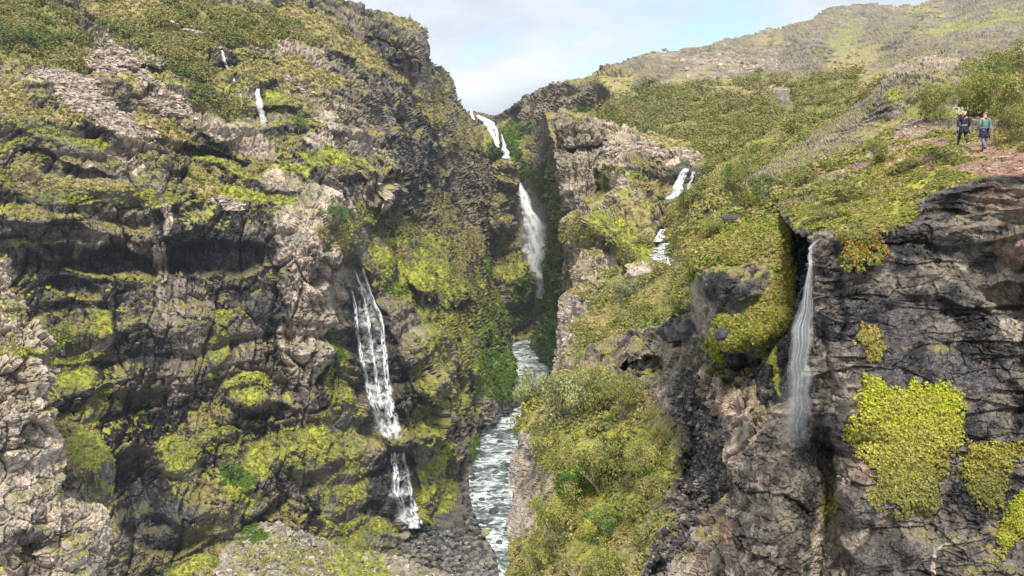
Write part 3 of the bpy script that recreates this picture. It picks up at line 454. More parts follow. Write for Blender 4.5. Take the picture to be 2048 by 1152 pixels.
# scrub shelf between knob and near block
sheet('scrub_slope', 'SS', [(1150, 640), (1190, 605), (1205, 580), (1215, 560), (1225, 545), (1255, 548), (1260, 528), (1290, 520), (1318, 532), (1330, 545), (1345, 520), (1340, 480), (1330, 440), (1350, 405), (1390, 375), (1430, 335), (1500, 285), (1560, 250), (1620, 225), (1690, 190), (1740, 165), (1830, 160), (1830, 420), (1620, 520), (1460, 800), (1160, 800), (1155, 720)],
      [(1160, 640, 120), (1160, 720, 95), (1220, 560, 150), (1290, 530, 140), (1270, 620, 110), (1300, 700, 84), (1250, 740, 84), (1180, 780, 82), (1345, 480, 130), (1340, 430, 145), (1400, 380, 150), (1450, 330, 165), (1560, 255, 200), (1700, 190, 220), (1400, 450, 115), (1500, 350, 130), (1600, 290, 140), (1450, 480, 85), (1400, 560, 80), (1400, 650, 66), (1600, 400, 85), (1750, 200, 160), (1700, 300, 110), (1440, 780, 58), (1340, 600, 96)],
      'B', [('T', 1282, 545, 28, 22), ('O', 1320, 600, 30, 30), ('M', 1345, 600, 40, 26, -40), ('V', 1270, 650, 60, 16, -20, .6), ('M', 1230, 700, 70, 34, -10, .9), ('O', 1290, 690, 60, 34), ('O', 1190, 640, 40, 20), ('G', 1360, 720, 60, 40), ('W', 1350, 660, 44, 20, 10), ('M', 1560, 330, 30, 20, -30, .4), ('G', 1480, 355, 40, 14, -30), ('D', 1400, 660, 60, 40, 10, .8), ('M', 1500, 310, 80, 14, -35, .4)],
      L=2.2, amp=.7, terr=(6, 1.6, 0), fold=12, moss=.6, jag=5, seed=41, mossthr=-.15)
# rocky ridge
sheet('rock_ridge', 'RI', [(1400, 420), (1440, 385), (1500, 352), (1530, 335), (1560, 312), (1600, 285), (1640, 252), (1680, 226), (1700, 208), (1735, 190), (1760, 168), (1780, 140), (1800, 122), (1830, 113), (1870, 107), (1905, 112), (1926, 114), (1925, 150), (1945, 220), (1960, 330), (1750, 450), (1500, 490), (1400, 480)],
      [(1420, 420, 84), (1500, 360, 92), (1600, 290, 98), (1700, 215, 100), (1780, 145, 102), (1870, 112, 100), (1920, 120, 96), (1750, 260, 80), (1850, 180, 84), (1820, 250, 74), (1900, 250, 66), (1640, 330, 72), (1560, 380, 66), (1700, 380, 58), (1480, 420, 70), (1900, 330, 55), (1500, 480, 56), (1800, 200, 84)],
      'T', [('G', 1700, 260, 300, 90, -30, .9), ('T', 1840, 135, 90, 24, -10, .5), ('G', 1790, 190, 60, 30, -30), ('D', 1760, 225, 50, 18, 35, .7), ('D', 1850, 175, 50, 14, 20, .6), ('M', 1790, 190, 12, 20, 30, .8), ('O', 1740, 260, 50, 14, -20, .6), ('O', 1660, 300, 50, 14, -20, .7), ('G', 1650, 310, 50, 16, -20), ('M', 1440, 405, 50, 8, -30, .8), ('T', 1470, 360, 50, 14, -20, .8), ('O', 1800, 280, 70, 40, 0), ('B', 1860, 240, 60, 40), ('B', 1620, 390, 70, 40), ('B', 1740, 330, 90, 30, -20)],
      L=1.3, amp=.32, stretch=(1.5, .5, .9), terr=(2.2, .5, .8), tanmix=.3, fold=14, moss=.12, jag=4, seed=43, crack=1.2, warp=10)
# near cliff: top slope, path and the big dark face
NCp = [(1562, 440), (1556, 405), (1545, 375), (1590, 350), (1640, 322), (1700, 300), (1760, 268), (1810, 240), (1870, 236), (1900, 232), (2130, 215), (2130, 1240), (1560, 1240), (1600, 1100), (1612, 980), (1608, 880), (1618, 780), (1622, 700), (1622, 600), (1618, 520), (1612, 478), (1580, 460)]
sheet('near_cliff', 'NC', NCp,
      [(1560, 400, 40), (1600, 355, 45), (1700, 310, 45), (1800, 260, 45), (1880, 245, 44), (2000, 235, 46), (2118, 225, 46), (1925, 292, 36.5), (1968, 303, 35.3), (2048, 290, 35), (2110, 290, 34.5), (1850, 300, 36), (1750, 350, 36), (1650, 390, 36), (1590, 430, 34),
       (2048, 330, 29), (2110, 328, 28.5), (1980, 335, 30), (1900, 340, 31), (1860, 375, 30.5), (1830, 400, 30), (1800, 440, 29), (1750, 460, 28), (1700, 480, 27.6), (1650, 470, 28.4), (1630, 490, 28),
       (2048, 350, 27.6), (1980, 360, 28.2), (1900, 380, 28.6), (1850, 430, 28.4), (2000, 450, 27.2), (2048, 450, 26.4), (2048, 540, 26.2), (1980, 520, 27.4), (1900, 480, 28.2), (1800, 520, 27.6), (2048, 580, 27.2),
       (1630, 560, 27.4), (1700, 560, 26.8), (1630, 700, 26.8), (1700, 700, 26.2), (1850, 700, 26.8), (2000, 700, 26.2), (2100, 700, 25.6), (1620, 850, 26.0), (1640, 900, 27.2), (1660, 1000, 26.6), (1640, 1150, 25.6), (1700, 850, 25.2), (1700, 1000, 24.4), (1700, 1150, 23.6), (1850, 850, 25.8), (1850, 1000, 24.8), (1850, 1150, 23.6), (2050, 900, 24.8), (2050, 1150, 22.8)],
      'D', [('O', 1750, 340, 260, 90, -10), ('B', 1640, 360, 90, 30, -20, .6), ('M', 1720, 400, 140, 40, -10, .9), ('M', 1640, 430, 80, 26, 0, .8), ('S', 1690, 345, 80, 16, -15, .7), ('R', 1720, 335, 50, 10, -10, .7), ('R', 1820, 330, 50, 14, -5, .7), ('S', 1830, 255, 60, 14, -5, .8), ('R', 1850, 282, 60, 9, -3), ('S', 1770, 300, 50, 9, -20, .6), ('R', 1945, 296, 90, 13, 2), ('R', 2000, 262, 80, 30, 0, .3), ('O', 2040, 275, 60, 26), ('R', 2000, 330, 100, 20, 0), ('R', 2060, 318, 80, 22, -5), ('S', 1960, 322, 60, 5, -3, .6),  ('M', 1870, 350, 60, 14, -12, .9), ('M', 1780, 420, 60, 34, -25, .9), ('R', 1640, 355, 40, 9, 0, .5), ('D', 1600, 400, 40, 9, -10, .8), ('D', 1690, 375, 24, 7, 0, .6),
            ('O', 1705, 470, 30, 24), ('G', 1650, 475, 30, 18), ('G', 1640, 500, 24, 14),
            ('D', 1950, 400, 130, 45, -6), ('W', 1900, 400, 60, 20, 0, .6), ('R', 2010, 400, 60, 44, 20, .3), ('R', 2020, 500, 40, 40, 20, .35), ('G', 1960, 440, 90, 14, -3, .6), ('G', 1870, 540, 60, 12, 20, .8), ('T', 1920, 520, 24, 10, 40, .6), ('G', 1790, 560, 110, 20, 5, .5), ('W', 1750, 650, 120, 60, 0, .6), ('T', 2000, 600, 26, 24, 30, .6), ('T', 2030, 655, 26, 18, 40, .6), ('G', 2000, 570, 50, 50, 0, .5), ('W', 1870, 740, 160, 40, 5, .7), ('G', 1660, 740, 40, 40, 0, .7), ('T', 1680, 755, 22, 5, 5, .7),
            ('G', 1690, 800, 70, 30, 0, .5), ('W', 1640, 930, 26, 70), ('M', 1655, 1000, 8, 100, 0, .7), ('T', 1650, 1110, 20, 60, 0, .7), ('G', 1700, 960, 40, 60, 0, .6), ('G', 1690, 1060, 50, 60, 0, .8), ('W', 1780, 1120, 100, 40, 0, .5), ('T', 1900, 1085, 30, 5, -25, .9), ('T', 1866, 1130, 5, 40, 5, .8), ('D', 1980, 1100, 90, 60, 0, .8), ('T', 2040, 920, 10, 14, 0, .6), ('O', 1835, 900, 70, 100, 10, .6), ('O', 1980, 950, 40, 50, 0, .3), ('R', 1730, 900, 30, 60, 0, .3), ('G', 1800, 1040, 50, 40, 0, .4)],
      L=.9, amp=.40, stretch=(.32, .6, 1.9), crack=.12, carve=[(1660, 600, 40, 120, 0, .5), (1640, 930, 28, 90, 0, 1.2), (1960, 400, 110, 30, -5, .5), (2030, 590, 50, 30, 0, .7), (1700, 1000, 60, 120, 0, -.5), (1690, 690, 40, 140, 0, -.5), (1950, 470, 110, 22, -5, -.5), (1850, 650, 120, 60, 0, .4)], terr=(1.5, .28, .12), tanmix=.12, moss=-.12, warp=12, fold=22, folddepth=34, jag=3, seed=51, step=1.6, wet=.45, rough=.45, mossthr=-.1, smallamp=1.6)
# dark wet recess behind the near fall
sheet('wet_recess', 'RC', [(1520, 380), (1560, 372), (1660, 400), (1690, 950), (1500, 950), (1500, 600)],
      [(1520, 380, 66), (1540, 390, 60), (1570, 400, 48), (1640, 440, 36), (1540, 500, 44), (1570, 500, 40), (1600, 500, 36), (1600, 600, 32), (1560, 700, 31.5), (1640, 700, 29), (1520, 800, 31), (1600, 850, 29.5), (1500, 900, 31), (1680, 900, 28.5)],
      'W', [('V', 1570, 440, 10, 30, 0, .5), ('G', 1600, 640, 16, 60, 0, .3), ('M', 1567, 735, 7, 60, 0, .9)], L=.9, amp=.9, stretch=(1.6, 1.6, .25), fold=0, moss=.2, jag=2, seed=53, wet=.8)
# moss-capped block left of the near fall
sheet('overhang_block', 'MO', [(1380, 590), (1372, 560), (1375, 520), (1362, 490), (1372, 460), (1395, 430), (1410, 400), (1440, 385), (1480, 372), (1545, 378), (1560, 405), (1566, 450), (1580, 500), (1586, 560), (1590, 640), (1585, 720), (1590, 830), (1500, 830), (1470, 770), (1440, 720), (1400, 700), (1330, 690), (1310, 665), (1330, 640), (1370, 620)],
      [(1410, 400, 52), (1480, 376, 54), (1550, 382, 46), (1380, 470, 46), (1450, 450, 43), (1550, 450, 38), (1400, 520, 36.4), (1470, 520, 34.8), (1540, 520, 34.0), (1580, 560, 33.6), (1400, 545, 35), (1460, 610, 33.6), (1400, 620, 35.2), (1400, 680, 35.4), (1340, 660, 40), (1500, 640, 32.6), (1550, 620, 32.4), (1520, 680, 32.0), (1450, 700, 32.6), (1580, 650, 32.2), (1500, 705, 33.4), (1560, 690, 33.4), (1500, 760, 34.2), (1580, 760, 33.6), (1550, 820, 33.8), (1440, 740, 34)],
      'D', [('B', 1470, 430, 120, 60, 0), ('M', 1500, 480, 110, 34, -8), ('O', 1400, 500, 40, 40), ('G', 1480, 415, 30, 16), ('D', 1430, 420, 16, 16), ('T', 1400, 615, 30, 60, 0, .55), ('G', 1400, 640, 34, 60, 0, .8), ('D', 1465, 575, 75, 42, 0), ('V', 1530, 450, 34, 50, 0, .5), ('M', 1540, 605, 55, 60, -38), ('M', 1480, 668, 60, 26, -20), ('M', 1560, 540, 30, 60, 0), ('M', 1445, 640, 20, 14), ('D', 1462, 572, 68, 44, 10), ('D', 1510, 560, 30, 26, 0), ('W', 1520, 760, 80, 50), ('W', 1470, 720, 50, 14, 15), ('W', 1350, 660, 40, 14, 5), ('G', 1470, 765, 40, 20, 20, .5), ('W', 1420, 700, 30, 12)],
      L=1.3, amp=.34, crack=.6, carve=[(1490, 765, 90, 36, 5, 1.6), (1385, 690, 60, 14, 0, 1.0), (1380, 560, 12, 50, 5, 1.2), (1465, 572, 66, 40, 10, -.5), (1500, 660, 90, 36, -22, -.6)], fold=16, folddepth=30, moss=.25, jag=3, seed=55, step=1.6, wet=.4, warp=9, mossthr=-.25, rough=.5)
# centre slope with bushes, streaked rock and gully
sheet('centre_slope', 'CS', [(1018, 905), (1032, 885), (1022, 860), (1040, 830), (1040, 800), (1055, 775), (1100, 760), (1150, 745), (1165, 720), (1180, 690), (1230, 670), (1300, 655), (1340, 645), (1420, 640), (1520, 700), (1640, 790), (1700, 1240), (1000, 1240), (1012, 1140), (1020, 1100), (1012, 1050), (1020, 980)],
      [(1025, 900, 62), (1030, 1000, 56), (1020, 1130, 50), (1060, 860, 58), (1060, 790, 66), (1120, 760, 66), (1180, 720, 66), (1200, 690, 68), (1300, 670, 58), (1400, 660, 44), (1500, 720, 37), (1600, 800, 32), (1120, 860, 54), (1200, 860, 50), (1130, 950, 48), (1100, 1000, 48), (1130, 1100, 42), (1200, 1000, 43), (1250, 780, 54), (1300, 780, 49), (1300, 880, 43), (1300, 980, 37), (1250, 1100, 35), (1350, 800, 43), (1400, 750, 39), (1370, 900, 37.5), (1400, 1000, 33), (1350, 1100, 30), (1420, 1140, 27.5), (1460, 800, 33), (1500, 850, 29.5), (1450, 950, 30.5), (1440, 1060, 28.5), (1550, 850, 28.8), (1600, 1000, 28), (1600, 1150, 26)],
      'G', [('O', 1170, 900, 190, 180, 0), ('B', 1150, 820, 120, 60), ('M', 1210, 930, 120, 120, 0, .6), ('O', 1060, 850, 50, 50), ('M', 1060, 870, 40, 26, 0, .7), ('T', 1040, 960, 36, 100, 0), ('T', 1050, 1060, 40, 60, 0, .8), ('G', 1080, 970, 40, 50, 0, .8), ('O', 1120, 1120, 140, 70, 0), ('M', 1180, 1060, 120, 70, 0, .7), ('V', 1150, 960, 40, 40, 0, .7), ('O', 1290, 1090, 80, 70, -30, .9),
            ('D', 1390, 900, 36, 150, 4), ('G', 1290, 705, 50, 20, 0, .5), ('D', 1330, 1110, 30, 80, 35, .7), ('G', 1350, 1130, 60, 60, 0, .7), ('G', 1300, 700, 70, 30), ('D', 1280, 735, 60, 14), ('D', 1400, 770, 60, 40, 0, .6), ('T', 1430, 790, 40, 60, -20, .85), ('T', 1340, 790, 26, 20, 0, .7), ('G', 1470, 740, 50, 40, 30), ('T', 1490, 830, 16, 40, 20, .9), ('R', 1488, 815, 12, 34, 15, .6), ('R', 1430, 790, 34, 40, -20, .35), ('R', 1400, 1120, 50, 30, -30, .3), ('T', 1410, 860, 14, 34, -10, .7), ('T', 1475, 900, 14, 60, 10, .6), ('G', 1450, 1000, 30, 90, 0), ('T', 1390, 1120, 60, 34, -30, .7), ('W', 1380, 760, 40, 12, 0, .6), ('M', 1340, 900, 24, 60, 0, .4), ('G', 1560, 810, 60, 30), ('G', 1380, 1080, 24, 40, 20)],
      L=1.25, amp=.6, crack=.6, carve=[(1395, 920, 34, 160, 5, 1.8), (1350, 1110, 24, 90, 30, 1.2), (1435, 790, 34, 60, -15, -1.2), (1490, 830, 16, 60, 15, -1), (1290, 730, 60, 14, 0, 3)], terr=(3.2, .6, .1), fold=16, moss=.2, tanmix=.25, jag=4, seed=57, step=1.8, wet=.25, warp=14, rough=.6)
# grey rounded boulder face under the near fall
sheet('grey_boulder_face', 'GB', [(1570, 800), (1598, 770), (1625, 800), (1640, 860), (1660, 940), (1672, 1240), (1440, 1240), (1446, 1120), (1440, 1060), (1458, 990), (1480, 920), (1505, 880), (1530, 840), (1550, 815)],
      [(1600, 780, 29.2), (1560, 830, 28.2), (1600, 860, 27.4), (1640, 900, 27.6), (1520, 900, 27), (1570, 950, 25.6), (1630, 980, 26.4), (1470, 1020, 26.4), (1540, 1050, 24.4), (1620, 1100, 25), (1450, 1120, 25.6), (1540, 1180, 23.8), (1650, 1150, 25.6), (1450, 1060, 25.6)],
      'G', [('W', 1610, 940, 30, 130, -5, .7), ('T', 1500, 880, 30, 14, -60, .5), ('D', 1550, 1040, 90, 210, 0, .75), ('D', 1590, 850, 30, 30, 0, .5), ('T', 1640, 1120, 20, 70, 0, .7), ('M', 1655, 1010, 6, 90, 0, .6), ('R', 1452, 1090, 10, 60, 0, .5), ('T', 1530, 860, 9, 60, 40, .35)],
      L=.8, amp=.34, crack=.4, stretch=(.6, .8, 1.5), terr=None, fold=34, folddepth=50, moss=-.2, jag=3, seed=59, step=1.6, wet=.5, warp=10, rough=.5, smallamp=1.4)
# near tan pillar at the lower left
sheet('left_pillar', 'LP', [(-80, 505), (5, 520), (22, 545), (20, 575), (40, 600), (48, 640), (70, 655), (92, 680), (98, 720), (96, 760), (100, 800), (108, 850), (125, 880), (130, 940), (120, 1000), (160, 1010), (200, 1020), (212, 1060), (205, 1120), (215, 1240), (-80, 1240)],
      [(0, 530, 150), (20, 600, 142), (-60, 560, 145), (60, 670, 136), (0, 700, 130), (90, 760, 135), (40, 850, 126), (100, 900, 132), (0, 950, 122), (100, 1000, 128), (60, 1060, 123), (60, 1085, 127), (180, 1050, 136), (150, 1120, 128), (0, 1150, 118), (200, 1150, 134), (40, 1130, 124)],
      'T', [('G', 0, 530, 60, 14), ('M', 20, 625, 40, 14, 10, .6), ('M', 60, 700, 34, 16, 10, .8), ('O', 10, 690, 40, 20, 0, .7), ('G', 20, 760, 60, 20, 0, .5), ('D', 60, 1075, 90, 16, -10, .7), ('G', 160, 1100, 50, 40, 0, .5), ('D', 20, 900, 14, 12, 0, .7), ('D', 110, 800, 14, 60, 0, .6), ('G', 50, 1130, 60, 24, 0, .6)],
      L=2.3, amp=.95, stretch=(1, 1, .85), terr=(5, 1.2, .1), fold=26, moss=.36, jag=5, seed=61, step=1.8)
sheet('mossy_knob', 'LK', [(90, 850), (130, 835), (170, 850), (200, 880), (228, 920), (240, 970), (238, 1000), (215, 1020), (205, 1060), (190, 1240), (60, 1240), (80, 1000)],
      [(110, 860, 160), (170, 870, 158), (170, 930, 146), (225, 960, 156), (150, 1000, 148), (190, 1010, 150), (180, 1050, 158), (130, 1150, 150), (200, 1200, 160)],
      'O', [('M', 190, 900, 40, 70, -30), ('M', 210, 970, 30, 30), ('G', 150, 990, 50, 40), ('D', 150, 950, 30, 30, 0, .5), ('T', 170, 1080, 50, 60), ('G', 120, 860, 20, 20)],
      L=2.6, amp=.8, fold=24, moss=.5, jag=4, seed=63)
# canyon floor and scree fan
def floor_z(Y): return -121 + (Y - 290) * .004
sheet('scree_fan', 'FN', [(440, 1100), (478, 1055), (500, 1040), (560, 1038), (620, 1062), (680, 1088), (760, 1105), (840, 1130), (900, 1150), (940, 1180), (960, 1240), (420, 1240)],
      [(490, 1045, 238), (560, 1042, 240), (640, 1080, 246), (760, 1110, 256), (900, 1155, 256), (480, 1150, 205), (600, 1150, 218), (800, 1200, 230), (940, 1220, 238), (450, 1230, 192)],
      'S', [('G', 600, 1120, 140, 50, 10, .6), ('V', 500, 1060, 40, 24, 20, .8), ('M', 560, 1110, 60, 20, 20, .5), ('M', 720, 1130, 90, 40, 10, .9), ('M', 480, 1120, 24, 60, 0, .4), ('O', 620, 1100, 60, 10, 15, .6), ('M', 850, 1180, 80, 26, 10, .8)],
      L=2.4, amp=.8, fold=12, moss=.5, jag=4, seed=65, mossthr=-.3)
# ================================================================ canyon floor, river, falling water
def build_floor():
    xs = np.arange(-150, 70, .8); ys = np.concatenate([np.arange(170, 420, .9), np.arange(420, 1010, 2.5)])
    gx, gy = np.meshgrid(xs, ys); P = np.stack([gx.ravel(), gy.ravel(), floor_z(gy.ravel())], -1).astype(np.float32)
    t, e, o = blocks(P, 2.6, (1, 1, 1), 5); t2, e2, o2 = blocks(P, 1.1, (1, 1, 1), 6)
    P[:, 2] += fbm(P, 14, 3, 7) * .9 + (o * .8 + t * .5) * 1.1 + (o2 * .5 + t2 * .4) * .5 - .8
    n = fbm(P, 9, 4, 8); m = smooth(.05, .3, n)[:, None]
    c = np.array([.085, .078, .07]) * (.5 + .9 * o[:, None] + .3 * o2[:, None]); c = c * (1 - m * .45) + np.array([.17, .18, .04]) * m * .45
    H, W = gx.shape; ii = np.arange(H * W).reshape(H, W); q = np.stack([ii[:-1, :-1].ravel(), ii[:-1, 1:].ravel(), ii[1:, 1:].ravel(), ii[1:, :-1].ravel()], -1)
    tag(mesh_np('canyon_floor', P, q, c, mat=ground_mat('floor_gravel', 1.0), wet=np.full(len(P), .35)), kind='structure')
build_floor()
RIV = [(1180, 995, 1030), (1150, 998, 1028), (1110, 992, 1024), (1080, 975, 1022), (1050, 958, 1020), (1020, 946, 1022), (985, 938, 1026), (950, 938, 1030), (915, 944, 1034), (885, 955, 1036), (860, 966, 1040), (835, 988, 1050), (815, 1008, 1062), (795, 1022, 1075), (770, 1030, 1090), (750, 1032, 1094), (735, 1032, 1098), (715, 1026, 1096), (700, 1022, 1090), (685, 1022, 1076), (672, 1032, 1072), (662, 1045, 1075), (652, 1055, 1080), (640, 1055, 1085)]
def river_point(px, py):
    z0 = -118.5
    for _ in range(3):
        p = onplane(px, py, z0); z0 = floor_z(p[1]) + 1.3
    return onplane(px, py, z0)
def build_river():
    py = np.linspace(1180, 640, 700); ra = np.array(RIV)[::-1]; xl = np.interp(py, ra[:, 0], ra[:, 1]); xr = np.interp(py, ra[:, 0], ra[:, 2])
    L = np.array([river_point(a, b) for a, b in zip(xl, py)]); Rr = np.array([river_point(a, b) for a, b in zip(xr, py)])
    t = np.linspace(0, 1, 40); P = (L[:, None] * (1 - t)[None, :, None] + Rr[:, None] * t[None, :, None]); Hh, Ww = P.shape[:2]; P = P.reshape(-1, 3).astype(np.float32)
    P[:, 2] += fbm(P, 4, 4, 12, .6) * .5
    ii = np.arange(Hh * Ww).reshape(Hh, Ww); q = np.stack([ii[:-1, :-1].ravel(), ii[:-1, 1:].ravel(), ii[1:, 1:].ravel(), ii[1:, :-1].ravel()], -1)
    m, tt, n, l, b = newmat('rapids_water')
    g = n.new('ShaderNodeNewGeometry'); mp = n.new('ShaderNodeMapping'); mp.inputs['Scale'].default_value = (.17, .36, .2)
    z = n.new('ShaderNodeTexNoise'); z.inputs['Scale'].default_value = 1; z.inputs['Detail'].default_value = 8; z.inputs['Roughness'].default_value = .74; z.inputs['Distortion'].default_value = .8
    zb = n.new('ShaderNodeTexNoise'); zb.inputs['Scale'].default_value = .05; zb.inputs['Detail'].default_value = 2; l.new(g.outputs['Position'], zb.inputs['Vector']); mb = n.new('ShaderNodeMath'); mb.operation = 'MULTIPLY_ADD'; mb.inputs[1].default_value = .45; mb.inputs[2].default_value = -.235; mc = n.new('ShaderNodeMath'); mc.operation = 'ADD'; l.new(zb.outputs['Fac'], mb.inputs[0]); l.new(mb.outputs[0], mc.inputs[0]); l.new(z.outputs['Fac'], mc.inputs[1])
    r = n.new('ShaderNodeValToRGB'); r.color_ramp.elements[0].position = .42; r.color_ramp.elements[0].color = (.07, .095, .10, 1); r.color_ramp.elements[1].position = .57; r.color_ramp.elements[1].color = (.78, .82, .82, 1)
    e = r.color_ramp.elements.new(.48); e.color = (.25, .29, .29, 1)
    l.new(g.outputs['Position'], mp.inputs[0]); l.new(mp.outputs[0], z.inputs['Vector']); l.new(mc.outputs[0], r.inputs[0]); l.new(r.outputs[0], b.inputs['Base Color'])
    ro = n.new('ShaderNodeMapRange'); ro.inputs['From Min'].default_value = .44; ro.inputs['From Max'].default_value = .6; ro.inputs['To Min'].default_value = .22; ro.inputs['To Max'].default_value = .7
    l.new(z.outputs['Fac'], ro.inputs['Value']); l.new(ro.outputs[0], b.inputs['Roughness'])
    bp = n.new('ShaderNodeBump'); bp.inputs['Distance'].default_value = 1.2; bp.inputs['Strength'].default_value = .8; l.new(z.outputs['Fac'], bp.inputs['Height']); l.new(bp.outputs[0], b.inputs['Normal'])
    tag(mesh_np('river', P, q, mat=m, smooth_=True), kind='structure')
build_river()
def water_mat(name, dens, su=9.0, sv=.05, lo=.35, hi=.62, colr=(.86, .89, .90)):
    m, t, n, l, b = newmat(name)
    uv = n.new('ShaderNodeUVMap'); mp = n.new('ShaderNodeMapping'); mp.inputs['Scale'].default_value = (su, sv, 1)
    z = n.new('ShaderNodeTexNoise'); z.inputs['Scale'].default_value = 1; z.inputs['Detail'].default_value = 7; z.inputs['Roughness'].default_value = .62; z.inputs['Distortion'].default_value = .25
    r = n.new('ShaderNodeMapRange'); r.inputs['From Min'].default_value = lo; r.inputs['From Max'].default_value = hi
    sep = n.new('ShaderNodeSeparateXYZ'); e = n.new('ShaderNodeMath'); e.operation = 'PINGPONG'; e.inputs[1].default_value = .5   # fades to its two edges
    er = n.new('ShaderNodeMapRange'); er.inputs['From Max'].default_value = .22; er.interpolation_type = 'SMOOTHSTEP'
    a = n.new('ShaderNodeAttribute'); a.attribute_name = 'wet'
    m1 = n.new('ShaderNodeMath'); m1.operation = 'MULTIPLY'; m2 = n.new('ShaderNodeMath'); m2.operation = 'MULTIPLY'; m3 = n.new('ShaderNodeMath'); m3.operation = 'MULTIPLY'; m3.inputs[1].default_value = dens; m3.use_clamp = True
    l.new(uv.outputs[0], mp.inputs[0]); l.new(mp.outputs[0], z.inputs['Vector']); l.new(z.outputs['Fac'], r.inputs['Value'])
    l.new(uv.outputs[0], sep.inputs[0]); l.new(sep.outputs[0], e.inputs[0]); l.new(e.outputs[0], er.inputs['Value'])
    l.new(r.outputs[0], m1.inputs[0]); l.new(er.outputs[0], m1.inputs[1]); l.new(m1.outputs[0], m2.inputs[0]); l.new(a.outputs['Fac'], m2.inputs[1]); l.new(m2.outputs[0], m3.inputs[0])
    l.new(m3.outputs[0], b.inputs['Alpha']); b.inputs['Base Color'].default_value = (*colr, 1); b.inputs['Roughness'].default_value = .55
    return m
WSIDE = water_mat('side_stream_water', 1.15, 5, .3, .32, .60)
WFAR = water_mat('white_falling_water', 1.5, 5, .06, .30, .62)
WNEAR = water_mat('thin_falling_water', .5, 13, .22, .28, .80)
WLEFT = water_mat('streaked_falling_water', 1.45, 4, .3, .42, .68)
WCAS = water_mat('broken_white_water', 1.3, 7, .5, .42, .60)
def fall_part(name, path, key, mat, lift=1.0, parent=None, Ds=None, seed=0, opac=None, rows=90):
    pa = np.array(path, float); s = np.r_[0, np.cumsum(np.hypot(np.diff(pa[:, 0]), np.diff(pa[:, 1])))]; t = np.linspace(0, s[-1], rows)
    px = np.interp(t, s, pa[:, 0]); py = np.interp(t, s, pa[:, 1]); w = np.interp(t, s, pa[:, 2])
    ker = np.ones(9) / 9
    sm = lambda a: np.convolve(np.pad(a, 4, 'edge'), ker, 'valid')
    px, w = sm(px), sm(w)
    if Ds is None:
        D = np.array([min(surfpt(key, a + dx, b)[1] for dx in (-ww * .4, 0, ww * .4)) for a, b, ww in zip(px, py, w)])
        D = np.minimum(D, sm(sm(D))) ; D = sm(D) - lift
    else: D = np.interp(t, s, np.array(Ds, float))
    op = np.interp(t, s, np.array(opac, float)) if opac is not None else np.ones(rows)
    rng = np.random.default_rng(seed); jw = 1 + .22 * sm(rng.normal(size=rows)) * 1.5; jx = sm(sm(rng.normal(size=rows))) * w * .25
    K = 9; u = np.linspace(-1, 1, K); P = []
    for a, b, ww, d, j, x in zip(px, py, w, D, jw, jx):
        P.append(unproj(a + x + u * ww * .5 * j, np.full(K, b), d - (1 - u * u) * .35 * ww * d / F))
    P = np.array(P).reshape(-1, 3); H, W = rows, K
    vlen = np.r_[0, np.cumsum(np.linalg.norm(np.diff(P.reshape(H, W, 3)[:, K // 2], axis=0), axis=1))]
    uv = np.stack([np.tile((u + 1) / 2, H), np.repeat(vlen, K) + seed * 7.3], -1)
    ii = np.arange(H * W).reshape(H, W); q = np.stack([ii[:-1, :-1].ravel(), ii[1:, :-1].ravel(), ii[1:, 1:].ravel(), ii[:-1, 1:].ravel()], -1)
    endf = np.minimum(1, np.arange(rows) / 3.0) * np.minimum(1, (rows - 1 - np.arange(rows)) / 4.0)
    return mesh_np(name, P, q, mat=mat, parent=parent, smooth_=True, uv=uv, wet=np.repeat(op * endf, K))
def fall(name, label, parts, group=None):
    e = bpy.data.objects.new(name, None); C.objects.link(e); tag(e, label, 'waterfall', group)
    for i, p in enumerate(parts): fall_part(*p[:4], parent=e, seed=i + len(label), **(p[4] if len(p) > 4 else {}))
    return e
fall('waterfall', 'tall streaked waterfall of several strands dropping down the left cliff to the river bank', [
    ('strand', [(722, 532, 6), (733, 560, 8), (746, 600, 10), (762, 640, 10), (768, 700, 12), (773, 760, 15), (784, 830, 24), (794, 882, 36)], 'LW', WLEFT, dict(lift=2.2)),
    ('strand', [(702, 575, 4), (710, 610, 7), (714, 650, 9), (721, 700, 9), (730, 745, 10), (742, 800, 13), (758, 840, 18), (778, 880, 26)], 'LW', WLEFT, dict(lift=2.2)),
    ('strand', [(708, 538, 4), (720, 570, 7), (733, 620, 7), (741, 680, 7), (750, 740, 8), (764, 820, 12)], 'LW', WLEFT, dict(lift=2.0)),
    ('veil', [(725, 560, 30), (735, 620, 50), (745, 700, 62), (758, 780, 62), (780, 870, 56)], 'LW', WLEFT, dict(lift=1.6, opac=[.25, .32, .36, .4, .5])),
    ('lower_strand', [(786, 904, 10), (790, 950, 16), (796, 1000, 20), (812, 1040, 30), (828, 1058, 36)], 'LW', WLEFT, dict(lift=1.8)),
    ('lower_strand', [(806, 904, 6), (814, 950, 9), (824, 1000, 12), (836, 1050, 22)], 'LW', WLEFT, dict(lift=1.8)),
    ('lower_veil', [(795, 904, 24), (805, 960, 44), (815, 1050, 56)], 'LW', WLEFT, dict(lift=1.2, opac=[.25, .3, .45]))])
